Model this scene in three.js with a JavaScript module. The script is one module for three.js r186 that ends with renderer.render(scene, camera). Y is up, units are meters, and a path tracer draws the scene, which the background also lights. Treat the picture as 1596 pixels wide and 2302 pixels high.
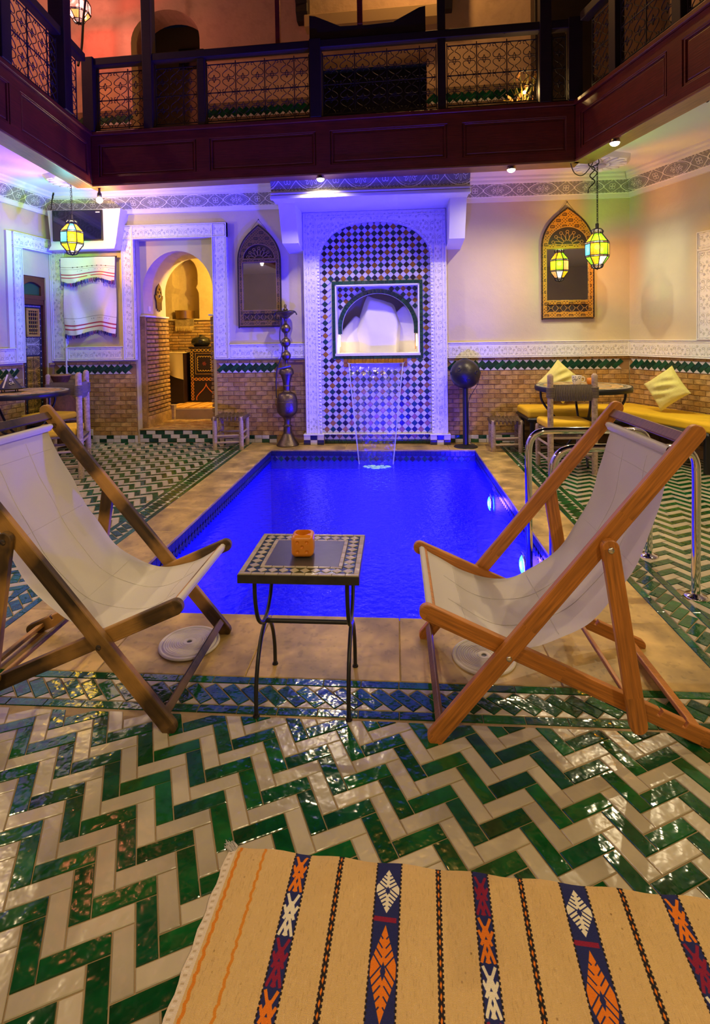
import * as THREE from 'three';
import { mergeGeometries } from 'three/addons/utils/BufferGeometryUtils.js';
import { RoundedBoxGeometry } from 'three/addons/geometries/RoundedBoxGeometry.js';
import { RectAreaLightUniformsLib } from 'three/addons/lights/RectAreaLightUniformsLib.js';
import { Brush, Evaluator, SUBTRACTION } from 'three-bvh-csg';

// ---------------------------------------------------------------- camera, sky, exposure
const scene = new THREE.Scene();
const camera = new THREE.PerspectiveCamera(87.55, 1596 / 2302, 0.05, 60);
camera.position.set(0, 1.4, 0);
camera.rotation.order = 'YXZ';
camera.rotation.set(-0.02894, 0.07494, -0.0153);
camera.setViewOffset(1596, 2302, 0, 360, 1596, 2302);      // the phone's frame sits low on its lens circle
scene.background = new THREE.Color(0x05050c);               // night over the open courtyard
const renderer = new THREE.WebGLRenderer({ antialias: true });
renderer.toneMapping = THREE.LinearToneMapping;
renderer.toneMappingExposure = 1.06;
renderer.shadowMap.enabled = true;
RectAreaLightUniformsLib.init();
const WARM = new THREE.Color().setRGB(1, 0.74, 0.40), COOL = new THREE.Color().setRGB(1, 0.81, 0.50);
const BLUE = new THREE.Color().setRGB(0.010, 0.004, 1);
const POWER = { spot: 8.2, pool: 120, lantern: 2.2, red: 2.6, room: 13, niche: 0.08, gallery: 7 };

// ---------------------------------------------------------------- helpers
let seed = 7;
const rnd = () => { seed = (seed + 0x6d2b79f5) | 0; let t = Math.imul(seed ^ (seed >>> 15), 1 | seed); t = (t + Math.imul(t ^ (t >>> 7), 61 | t)) ^ t; return ((t ^ (t >>> 14)) >>> 0) / 4294967296; };
const rr = (a, b) => a + (b - a) * rnd(), pick = (a) => a[Math.floor(rnd() * a.length)];
const V = (x, y, z) => new THREE.Vector3(x, y, z);
const lerp = THREE.MathUtils.lerp, clamp = THREE.MathUtils.clamp, PI = Math.PI;
const taken = {};
function numbered(n) { taken[n] = (taken[n] ?? -1) + 1; return taken[n] ? n + '_' + String(taken[n]).padStart(3, '0') : n; }
function shade(o) { o.castShadow = o.receiveShadow = true; return o; }
function part(name, geo, mat, parent) { const m = shade(new THREE.Mesh(geo, mat)); m.name = name; parent.add(m); return m; }
function sub(name, parent, pos = [0, 0, 0]) { const g = new THREE.Group(); g.name = name; g.position.set(...pos); parent.add(g); return g; }
function tag(o, label, category, group) { o.userData.label = label; o.userData.category = category; if (group) o.userData.group = group; return o; }
function thing(name, label, category, pos = [0, 0, 0], turn = 0, group) {
  const g = new THREE.Group(); g.name = numbered(name); g.position.set(...pos); g.rotation.y = turn; scene.add(g);
  return tag(g, label, category, group);
}
function single(name, geo, mat, label, category, pos = [0, 0, 0], turn = 0, group) {
  const m = shade(new THREE.Mesh(geo, mat)); m.name = numbered(name); m.position.set(...pos); m.rotation.y = turn; scene.add(m);
  return tag(m, label, category, group);
}
function struct(name, geo, mat) {
  const o = geo ? shade(new THREE.Mesh(geo, mat)) : new THREE.Group();
  o.name = numbered(name); o.userData.kind = 'structure'; scene.add(o); return o;
}
function copyOf(o, pos, turn, label) { const c = o.clone(); c.name = numbered(o.name.replace(/_\d{3}$/, '')); c.userData = { ...o.userData }; if (label) c.userData.label = label; c.position.set(...pos); c.rotation.y = turn; scene.add(c); return c; }
// texture coordinates in metres from position and facing
function metric(g, off = [0, 0]) {
  if (g.index) g = g.toNonIndexed();
  const p = g.attributes.position, n = g.attributes.normal, uv = new Float32Array(p.count * 2);
  for (let i = 0; i < p.count; i += 3) {
    let ax = 0, ay = 0, az = 0;
    for (let k = 0; k < 3; k++) { ax += n.getX(i + k); ay += n.getY(i + k); az += n.getZ(i + k); }
    ax = Math.abs(ax); ay = Math.abs(ay); az = Math.abs(az);
    for (let k = 0; k < 3; k++) {
      const x = p.getX(i + k), y = p.getY(i + k), z = p.getZ(i + k);
      uv[(i + k) * 2] = (ax > ay && ax > az ? z : x) + off[0];
      uv[(i + k) * 2 + 1] = (ay >= ax && ay >= az ? z : y) + off[1];
    }
  }
  g.setAttribute('uv', new THREE.BufferAttribute(uv, 2));
  for (const k of Object.keys(g.attributes)) if (!['position', 'normal', 'uv'].includes(k)) g.deleteAttribute(k);
  return g;
}
function join(list) { return mergeGeometries(list.map((g) => { if (g.index) g = g.toNonIndexed(); if (!g.attributes.uv) g = metric(g); for (const k of Object.keys(g.attributes)) if (!['position', 'normal', 'uv'].includes(k)) g.deleteAttribute(k); return g; })); }
const box = (w, h, d, x = 0, y = 0, z = 0) => metric(new THREE.BoxGeometry(w, h, d).translate(x, y, z));
const rbox = (w, h, d, x = 0, y = 0, z = 0, r = 0.006, s = 2) => metric(new RoundedBoxGeometry(w, h, d, s, Math.min(r, w / 2.01, h / 2.01, d / 2.01)).translate(x, y, z));
// box by extents
const bext = (x0, x1, y0, y1, z0, z1) => box(x1 - x0, y1 - y0, z1 - z0, (x0 + x1) / 2, (y0 + y1) / 2, (z0 + z1) / 2);
const rext = (x0, x1, y0, y1, z0, z1, r, s) => rbox(x1 - x0, y1 - y0, z1 - z0, (x0 + x1) / 2, (y0 + y1) / 2, (z0 + z1) / 2, r, s);
const cyl = (r0, r1, h, x = 0, y = 0, z = 0, n = 20) => new THREE.CylinderGeometry(r0, r1, h, n).translate(x, y, z).toNonIndexed();
const ball = (r, x = 0, y = 0, z = 0, n = 18) => new THREE.SphereGeometry(r, n, Math.ceil(n * 0.7)).translate(x, y, z).toNonIndexed();
function tube(pts, r, seg = 24, rad = 8, closed = false) {
  return new THREE.TubeGeometry(new THREE.CatmullRomCurve3(pts.map((p) => (p.isVector3 ? p : V(...p))), closed, 'centripetal'), seg, r, rad, closed).toNonIndexed();
}
const smooth = (prof, k = 6) => new THREE.SplineCurve(prof.map((p) => new THREE.Vector2(p[0], p[1]))).getPoints((prof.length - 1) * k).map((p) => [Math.max(0, p.x), p.y]);
const lathe = (prof, n = 32) => new THREE.LatheGeometry(prof.map((p) => new THREE.Vector2(p[0], p[1])), n).toNonIndexed();
// a bar of w x h section from p to q with rounded ends standing square to "up"
function bar(p, q, w, h, up = V(0, 1, 0), r = 0.006) {
  p = p.isVector3 ? p : V(...p); q = q.isVector3 ? q : V(...q);
  const d = q.clone().sub(p), L = d.length(); d.normalize();
  const s = new THREE.Vector3().crossVectors(up, d).normalize(), u = new THREE.Vector3().crossVectors(d, s);
  const g = rbox(w, h, L, 0, 0, 0, r);
  const m = new THREE.Matrix4().makeBasis(s, u, d).setPosition(p.clone().add(q).multiplyScalar(0.5));
  return g.applyMatrix4(m);
}
const ext = (shape, depth, bevel = 0, seg = 12) => { const g = new THREE.ExtrudeGeometry(shape, { depth, bevelEnabled: bevel > 0, bevelThickness: bevel, bevelSize: bevel, bevelSegments: 1, curveSegments: seg }); return metric(g); };
const poly = (pts) => new THREE.Shape(pts.map((p) => new THREE.Vector2(p[0], p[1])));
const rectPath = (x0, y0, x1, y1) => new THREE.Path([[x0, y0], [x0, y1], [x1, y1], [x1, y0]].map((p) => new THREE.Vector2(...p)));
// a tile of any convex outline: flat face at y = 0, chamfered rim, body of depth h below; pts run in x,z
function tileGeo(pts, h = 0.012, b = 0.0015, off = [0, 0]) {
  let area = 0; const n = pts.length;
  for (let i = 0; i < n; i++) { const a = pts[i], c = pts[(i + 1) % n]; area += a[0] * c[1] - c[0] * a[1]; }
  if (area > 0) pts = pts.slice().reverse();
  const inn = pts.map((p, i) => {
    const a = pts[(i + n - 1) % n], c = pts[(i + 1) % n];
    const n1 = norm2(-(p[1] - a[1]), p[0] - a[0]), n2 = norm2(-(c[1] - p[1]), c[0] - p[0]);
    let k = 1 + n1[0] * n2[0] + n1[1] * n2[1]; k = Math.max(k, 0.35);
    return [p[0] - (n1[0] + n2[0]) / k * b, p[1] - (n1[1] + n2[1]) / k * b];
  });
  const P = [], tri = (a, c, d) => P.push(...a, ...c, ...d);
  const T = inn.map((p) => [p[0], 0, p[1]]), M = pts.map((p) => [p[0], -b, p[1]]), B = pts.map((p) => [p[0], -h, p[1]]);
  for (let i = 1; i < n - 1; i++) tri(T[0], T[i], T[i + 1]);
  for (let i = 0; i < n; i++) { const j = (i + 1) % n; tri(T[i], M[i], M[j]); tri(T[i], M[j], T[j]); tri(M[i], B[i], B[j]); tri(M[i], B[j], M[j]); }
  let g = new THREE.BufferGeometry(); g.setAttribute('position', new THREE.BufferAttribute(new Float32Array(P), 3));
  g.computeVertexNormals();
  // face up whatever the winding
  if (g.attributes.normal.getY(0) < 0) { for (let i = 0; i < P.length; i += 9) for (let k = 0; k < 3; k++) { const t = P[i + 3 + k]; P[i + 3 + k] = P[i + 6 + k]; P[i + 6 + k] = t; } g.setAttribute('position', new THREE.BufferAttribute(new Float32Array(P), 3)); g.computeVertexNormals(); }
  return metric(g, off);
}
function norm2(x, y) { const l = Math.hypot(x, y) || 1; return [x / l, y / l]; }
const rectPts = (w, h) => [[-w / 2, -h / 2], [w / 2, -h / 2], [w / 2, h / 2], [-w / 2, h / 2]];
// the same for a wall that faces +z: pts run in x,y
const wallTile = (pts, h, b, off) => tileGeo(pts.map((p) => [p[0], -p[1]]), h, b, off).rotateX(PI / 2);
function clipPoly(pts, nx, nz, d) {   // keep nx*x + nz*z <= d
  const out = [];
  for (let i = 0; i < pts.length; i++) {
    const a = pts[i], b = pts[(i + 1) % pts.length], fa = nx * a[0] + nz * a[1] - d, fb = nx * b[0] + nz * b[1] - d;
    if (fa <= 0) out.push(a);
    if ((fa < 0 && fb > 0) || (fa > 0 && fb < 0)) { const t = fa / (fa - fb); out.push([a[0] + (b[0] - a[0]) * t, a[1] + (b[1] - a[1]) * t]); }
  }
  return out;
}

// ---------------------------------------------------------------- textures
function vnoise(x, y, per, s) {
  const xi = Math.floor(x), yi = Math.floor(y), fx = x - xi, fy = y - yi, u = fx * fx * (3 - 2 * fx), v = fy * fy * (3 - 2 * fy);
  const h = (a, b) => { a = ((a % per) + per) % per; b = ((b % per) + per) % per; let t = Math.imul(a * 374761393 + b * 668265263 + s * 974711, 1274126177); t ^= t >>> 13; t = Math.imul(t, 1103515245); return ((t ^ (t >>> 16)) >>> 0) / 4294967296; };
  return lerp(lerp(h(xi, yi), h(xi + 1, yi), u), lerp(h(xi, yi + 1), h(xi + 1, yi + 1), u), v);
}
function fbm(u, v, f, oct = 4, s = 1, gain = 0.5) { let a = 0, w = 1, t = 0; for (let i = 0; i < oct; i++) { a += w * vnoise(u * f, v * f, f, s + i); t += w; w *= gain; f *= 2; } return a / t; }
function tex(size, metres, fn, srgb = false) {
  const d = new Uint8Array(size * size * 4);
  for (let y = 0; y < size; y++) for (let x = 0; x < size; x++) {
    const c = fn(x / size, y / size), i = (y * size + x) * 4;
    if (typeof c === 'number') d[i] = d[i + 1] = d[i + 2] = clamp(c, 0, 1) * 255; else for (let k = 0; k < 3; k++) d[i + k] = clamp(c[k], 0, 1) * 255;
    d[i + 3] = 255;
  }
  const t = new THREE.DataTexture(d, size, size); return finish(t, metres, metres, srgb);
}
function finish(t, mx, my, srgb) {
  t.wrapS = t.wrapT = THREE.RepeatWrapping; t.magFilter = THREE.LinearFilter; t.minFilter = THREE.LinearMipmapLinearFilter; t.generateMipmaps = true;
  if (srgb) t.colorSpace = THREE.SRGBColorSpace; if (mx) t.repeat.set(1 / mx, 1 / my); t.needsUpdate = true; return t;
}
function canvasTex(w, h, mx, my, draw, srgb = true) { const c = document.createElement('canvas'); c.width = w; c.height = h; const g = c.getContext('2d'); draw(g, w, h); return finish(new THREE.CanvasTexture(c), mx, my, srgb); }
const std = (o) => new THREE.MeshStandardMaterial(o), phy = (o) => new THREE.MeshPhysicalMaterial(o);
const lin = (r, g, b) => new THREE.Color().setRGB(r, g, b);
const css = (s) => new THREE.Color(s);

const T = {
  mottle: tex(512, 0.6, (u, v) => { const a = fbm(u, v, 6, 5, 3); return 0.72 + 0.5 * (a - 0.5) + 0.28; }),
  soft: tex(256, 1.3, (u, v) => 0.93 + 0.12 * (fbm(u, v, 5, 4, 5) - 0.5)),
  blotch: tex(512, 0.35, (u, v) => { const a = fbm(u, v, 5, 5, 11), b = fbm(u, v, 24, 2, 12); const k = 0.62 + 0.75 * (a - 0.42) + 0.25 * (b - 0.5); return [k * 0.95, k, k * 0.92]; }),
  ripple: tex(512, 0.30, (u, v) => fbm(u, v, 9, 3, 21, 0.55)),
  fine: tex(512, 0.25, (u, v) => fbm(u, v, 32, 3, 31, 0.7)),
  plaster: tex(512, 1.2, (u, v) => fbm(u, v, 12, 5, 41, 0.6)),
  stone: tex(1024, 1.4, (u, v) => { const w = fbm(u, v, 4, 3, 51), a = fbm(u, v + 0.12 * w, 10, 5, 53), pit = fbm(u, v, 60, 2, 57); const k = 0.66 + 0.55 * (a - 0.45) - clamp((0.3 - pit) * 1.2, 0, 0.06); return [k * 1.05, k * 0.98, k * 0.84]; }, true),
  stoneB: tex(512, 1.4, (u, v) => { const pit = fbm(u, v, 60, 2, 57); return 0.6 * fbm(u, v, 10, 5, 53) + 0.4 * clamp(pit * 2, 0, 0.8); }),
  wood: tex(512, 0.5, (u, v) => { const warp = fbm(u, v, 3, 3, 61), g = fbm(u * 1 + 0.02 * warp, v, 4, 2, 63), s = vnoise(u * 4 + warp * 0.6, v * 96, 96, 65), q = vnoise(u * 10, v * 210, 210, 66); const k = 0.62 + 0.3 * (g - 0.5) + 0.3 * (s - 0.5) + 0.22 * (q - 0.5); return [k, k * 0.97, k * 0.92]; }),
  stain: tex(512, 1.1, (u, v) => { const a = fbm(u, v, 5, 5, 71), s = vnoise(u * 6, v * 80, 80, 73); const k = clamp((a - 0.36) * 3.2, 0, 1) * 0.85 + 0.15 + 0.2 * (s - 0.5); return k; }),
  canvas: tex(512, 0.12, (u, v) => { const p = Math.sin(u * PI * 2 * 40) * 0.5 + 0.5, q = Math.sin(v * PI * 2 * 40) * 0.5 + 0.5, c = (Math.floor(u * 80) + Math.floor(v * 80)) % 2; return 0.3 + 0.4 * (c ? p : q) + 0.3 * fbm(u, v, 16, 3, 81); }),
  brick: tex(512, 0.5, (u, v) => { const a = fbm(u, v, 8, 4, 91), b = fbm(u, v, 40, 2, 93); const k = 0.6 + 0.55 * (a - 0.45) + 0.35 * (b - 0.5); return k; }),
  hammer: tex(512, 0.16, (u, v) => fbm(u, v, 10, 2, 95)),
};
// carved plaster arabesque: curling stems and leaves, as height
T.carve = canvasTex(1024, 1024, 0.36, 0.36, (g, w, h) => {
  g.fillStyle = '#202020'; g.fillRect(0, 0, w, h); g.lineCap = 'round';
  const spiral = (x, y, r, a0, dir) => { for (const [lw, col] of [[22, '#5a5a5a'], [11, '#ffffff']]) { g.strokeStyle = col; g.lineWidth = lw; g.beginPath(); for (let t = 0; t <= 1.001; t += 0.04) { const a = a0 + dir * t * 6.4, q = r * (1 - t * 0.8); t ? g.lineTo(x + Math.cos(a) * q, y + Math.sin(a) * q) : g.moveTo(x + Math.cos(a) * q, y + Math.sin(a) * q); } g.stroke(); } };
  const leafAt = (x, y, l, a) => { g.fillStyle = '#e4e4e4'; g.beginPath(); g.ellipse(x, y, l * 0.9, l * 0.24, a, 0, 7); g.fill(); };
  // two palmettes by two, each mirrored about its own axis, every other one upside down
  for (let j = -1; j < 3; j++) for (let i = -1; i < 3; i++) for (const m of [-1, 1]) {
    g.save(); g.translate((i + 0.5 + (j % 2 ? 0.5 : 0)) * w / 2, (j + 0.5) * h / 2); g.scale(m, i % 2 ? -1 : 1);
    spiral(118, -70, 74, 2.6, 1); spiral(96, 110, 62, -2.4, -1); spiral(205, 60, 44, 0.4, 1); spiral(206, -190, 40, 1.8, -1);
    leafAt(34, -150, 62, -1.2); leafAt(30, 20, 58, 1.15); leafAt(52, 190, 54, 0.5); leafAt(190, -10, 36, 0.8); leafAt(180, 170, 46, -0.7); leafAt(150, -160, 40, 0.5);
    g.restore();
  }
}, false);
// cornice frieze: interlaced ovals and small diamonds, white on a grey ground; one repeat is 0.56 m by 0.17 m
function drawFrieze(g, w, h, ground, line) {
  g.fillStyle = ground; g.fillRect(0, 0, w, h); g.strokeStyle = line; g.lineCap = 'round';
  const lw = (n) => (g.lineWidth = n * h / 170), cy = h / 2;
  for (const x0 of [-w, 0, w]) {
    const a = x0 + w * 0.35, d = x0 + w * 0.85;
    lw(9); for (const k of [1, 0.8]) { g.beginPath(); g.moveTo(a - w * 0.33 * k, cy); g.bezierCurveTo(a - w * 0.15, cy - h * 0.62 * k, a + w * 0.15, cy - h * 0.62 * k, a + w * 0.33 * k, cy); g.bezierCurveTo(a + w * 0.15, cy + h * 0.62 * k, a - w * 0.15, cy + h * 0.62 * k, a - w * 0.33 * k, cy); g.stroke(); lw(4); }
    lw(6); for (let p = 0; p < 8; p++) { const t = p * PI / 4; g.beginPath(); g.ellipse(a + Math.cos(t) * w * 0.1, cy + Math.sin(t) * h * 0.16, h * 0.13, h * 0.055, t, 0, 7); g.stroke(); }
    lw(7); g.beginPath(); g.moveTo(d - w * 0.2, cy); g.lineTo(d, cy - h * 0.5); g.lineTo(d + w * 0.2, cy); g.lineTo(d, cy + h * 0.5); g.closePath(); g.stroke();
    lw(6); for (let p = 0; p < 4; p++) { const t = p * PI / 2 + PI / 4; g.beginPath(); g.arc(d + Math.cos(t) * h * 0.14, cy + Math.sin(t) * h * 0.14, h * 0.1, 0, 7); g.stroke(); }
    lw(4); for (let k = 0; k < 26; k++) { const x = x0 + (k + 0.5) * w / 26, up = k % 2; g.beginPath(); g.arc(x, up ? h * 0.1 : h * 0.9, h * 0.055, 0, 5); g.stroke(); }
  }
  lw(12); g.beginPath(); g.moveTo(0, 0); g.lineTo(w, 0); g.moveTo(0, h); g.lineTo(w, h); g.stroke();
}
T.frieze = canvasTex(1024, 312, 0.56, 0.17, (g, w, h) => drawFrieze(g, w, h, '#8d8a8e', '#f4f1f2'));
T.friezeB = canvasTex(1024, 312, 0.56, 0.17, (g, w, h) => drawFrieze(g, w, h, '#000', '#fff'), false);

// ---------------------------------------------------------------- materials
const M = {
  grout: std({ color: lin(0.34, 0.24, 0.12), roughness: 0.95, map: T.mottle, bumpMap: T.fine, bumpScale: 0.002 }),
  plaster: std({ color: lin(0.64, 0.56, 0.39), roughness: 0.9, map: T.soft, bumpMap: T.plaster, bumpScale: 0.004 }),
  white: std({ color: lin(0.74, 0.73, 0.74), roughness: 0.85, bumpMap: T.plaster, bumpScale: 0.002 }),
  ceiling: std({ color: lin(0.78, 0.76, 0.76), roughness: 0.9 }),
  carved: std({ color: lin(0.76, 0.75, 0.77), roughness: 0.8, bumpMap: T.carve, bumpScale: 0.06 }),
  frieze: std({ color: lin(0.95, 0.95, 0.95), roughness: 0.85, map: T.frieze, bumpMap: T.friezeB, bumpScale: 0.03 }),
  beam: phy({ color: lin(0.24, 0.030, 0.012), roughness: 0.42, map: T.wood, clearcoat: 0.6, clearcoatRoughness: 0.25, bumpMap: T.wood, bumpScale: 0.0015 }),
  beamEdge: phy({ color: lin(0.45, 0.20, 0.06), roughness: 0.4, map: T.wood, clearcoat: 0.4, clearcoatRoughness: 0.3 }),
  darkWood: std({ color: lin(0.028, 0.012, 0.012), roughness: 0.6, map: T.wood }),
  iron: std({ color: lin(0.016, 0.014, 0.022), roughness: 0.5, metalness: 0.3 }),
  black: std({ color: lin(0.012, 0.012, 0.014), roughness: 0.42 }),
  wire: std({ color: lin(0.02, 0.018, 0.018), roughness: 0.6 }),
  chrome: std({ color: lin(0.86, 0.86, 0.84), roughness: 0.07, metalness: 1 }),
  steel: std({ color: lin(0.7, 0.68, 0.62), roughness: 0.25, metalness: 1 }),
  brass: std({ color: lin(0.42, 0.28, 0.10), roughness: 0.35, metalness: 0.9, bumpMap: T.hammer, bumpScale: 0.001 }),
  bronze: std({ color: lin(0.15, 0.11, 0.075), roughness: 0.36, metalness: 0.9, bumpMap: T.hammer, bumpScale: 0.0015 }),
  teak: phy({ color: lin(0.66, 0.245, 0.035), roughness: 0.45, map: T.wood, bumpMap: T.wood, bumpScale: 0.0008, clearcoat: 0.25, clearcoatRoughness: 0.4 }),
  teakDark: phy({ color: lin(0.24, 0.10, 0.04), roughness: 0.5, map: T.wood, clearcoat: 0.2, clearcoatRoughness: 0.4 }),
  teakWorn: phy({ color: lin(0.50, 0.26, 0.06), roughness: 0.6, map: T.stain, bumpMap: T.wood, bumpScale: 0.001 }),
  teakWornDark: phy({ color: lin(0.13, 0.075, 0.035), roughness: 0.6, map: T.stain }),
  cloth: std({ color: lin(0.66, 0.63, 0.57), roughness: 0.95, bumpMap: T.canvas, bumpScale: 0.0005 }),
  clothGrey: std({ color: lin(0.56, 0.53, 0.52), roughness: 0.95, bumpMap: T.canvas, bumpScale: 0.0005 }),
  paleWood: std({ color: lin(0.66, 0.50, 0.38), roughness: 0.8, map: T.wood, bumpMap: T.wood, bumpScale: 0.001 }),
  rope: std({ color: lin(0.34, 0.27, 0.2), roughness: 0.95, map: T.brick, bumpMap: T.fine, bumpScale: 0.002 }),
  ropeDark: std({ color: lin(0.2, 0.12, 0.06), roughness: 0.95, map: T.brick, bumpMap: T.fine, bumpScale: 0.002 }),
  yellow: std({ color: lin(0.80, 0.50, 0.015), roughness: 0.9, map: T.mottle, bumpMap: T.canvas, bumpScale: 0.0006 }),
  paleYellow: std({ color: lin(0.74, 0.68, 0.22), roughness: 0.9, map: T.mottle, bumpMap: T.fine, bumpScale: 0.002 }),
  darkStone: phy({ color: lin(0.055, 0.055, 0.06), roughness: 0.35, map: T.blotch, clearcoat: 0.3, clearcoatRoughness: 0.3 }),
  terracotta: std({ color: lin(0.20, 0.075, 0.035), roughness: 0.75, map: T.brick }),
  orangeGlaze: phy({ color: lin(0.72, 0.24, 0.012), roughness: 0.35, clearcoat: 0.6, clearcoatRoughness: 0.12, map: T.mottle, bumpMap: T.ripple, bumpScale: 0.0008 }),
  whitePlastic: std({ color: lin(0.66, 0.62, 0.58), roughness: 0.5 }),
  cream: std({ color: lin(0.62, 0.50, 0.24), roughness: 0.9, bumpMap: T.canvas, bumpScale: 0.0006 }),
  mirror: std({ color: lin(0.9, 0.9, 0.9), roughness: 0.015, metalness: 1 }),
};
const glazed = (c, rough = 0.2, extra = {}) => phy({ color: c, roughness: rough, ior: 1.6, map: T.blotch, bumpMap: T.ripple, bumpScale: 0.0022, ...extra });
const GREEN = [lin(0.006, 0.095, 0.022), lin(0.005, 0.070, 0.018), lin(0.009, 0.125, 0.026), lin(0.008, 0.085, 0.032)].map((c) => glazed(c, 0.12));
const IVORY = [lin(0.43, 0.375, 0.25), lin(0.39, 0.34, 0.23), lin(0.47, 0.41, 0.28)].map((c) => glazed(c, 0.24, { map: T.mottle }));
const TEAL = [lin(0.006, 0.075, 0.045), lin(0.005, 0.055, 0.034), lin(0.008, 0.095, 0.05)].map((c) => glazed(c, 0.2));
const Z = { orange: [lin(0.48, 0.19, 0.02), lin(0.42, 0.15, 0.02)].map((c) => glazed(c, 0.25)), green: [lin(0.008, 0.075, 0.055), lin(0.006, 0.06, 0.05)].map((c) => glazed(c, 0.25)), dark: [lin(0.016, 0.012, 0.03), lin(0.02, 0.014, 0.022)].map((c) => glazed(c, 0.25)), white: [lin(0.58, 0.55, 0.57), lin(0.53, 0.51, 0.54)].map((c) => glazed(c, 0.25, { map: T.mottle })), blue: [lin(0.02, 0.02, 0.16)].map((c) => glazed(c, 0.2)) };
const BRICK = [lin(0.62, 0.36, 0.10), lin(0.52, 0.29, 0.08), lin(0.70, 0.44, 0.15), lin(0.58, 0.37, 0.12), lin(0.64, 0.40, 0.16)].map((c) => std({ color: c, roughness: 0.85, map: T.brick, bumpMap: T.fine, bumpScale: 0.003 }));
const SLAB = [lin(0.84, 0.66, 0.29), lin(0.78, 0.61, 0.27), lin(0.90, 0.71, 0.32)].map((c) => std({ color: c, roughness: 0.42, map: T.stone, bumpMap: T.stoneB, bumpScale: 0.001 }));

// ---------------------------------------------------------------- the courtyard's plan (metres; x right, z towards the viewer)
const BACK = -7.0, CEIL = 3.36, DECK = 3.78;
const OPEN = [[-3.49, -6.03], [1.90, -5.79], [3.60, 1.0], [-2.75, 1.0]];           // the open well between the galleries
const POOL = { x0: -1.56, x1: 0.953, z0: -6.545, z1: -2.62, water: -0.14, deep: -1.25 };
const BORDER = { x0: -2.13, x1: 1.50, z1: -1.905 }, STONE = { x0: -1.92, x1: 1.287, z1: -2.13 };
function spotLamp(x, y, z, power, color, aim, angle = 1.36, soft = 1.2) {
  const l = new THREE.SpotLight(color, power, 0, angle, 0.5, 2); l.name = 'spot_lamp_light'; l.position.set(x, y, z); l.target.position.set(...aim); l.castShadow = true; l.shadow.radius = soft; scene.add(l, l.target); return l;
}
function bulbLight(x, y, z, power, color, soft = 1) {
  const l = new THREE.PointLight(color, power, 0, 2); l.name = 'bulb_light'; l.position.set(x, y, z); l.castShadow = true; l.shadow.radius = soft; scene.add(l); return l;
}
const glow = (c, k) => std({ color: lin(0, 0, 0), emissive: c, emissiveIntensity: k, roughness: 0.4 });
const GLOW_LAMP = glow(COOL, 14), GLOW_BULB = glow(WARM, 18), GLOW_TUBE = glow(lin(1, 0.85, 0.5), 4), GLOW_POOL = glow(lin(0.15, 0.8, 1), 1.6), GLOW_RED = glow(lin(1, 0.55, 0.4), 8);

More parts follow.
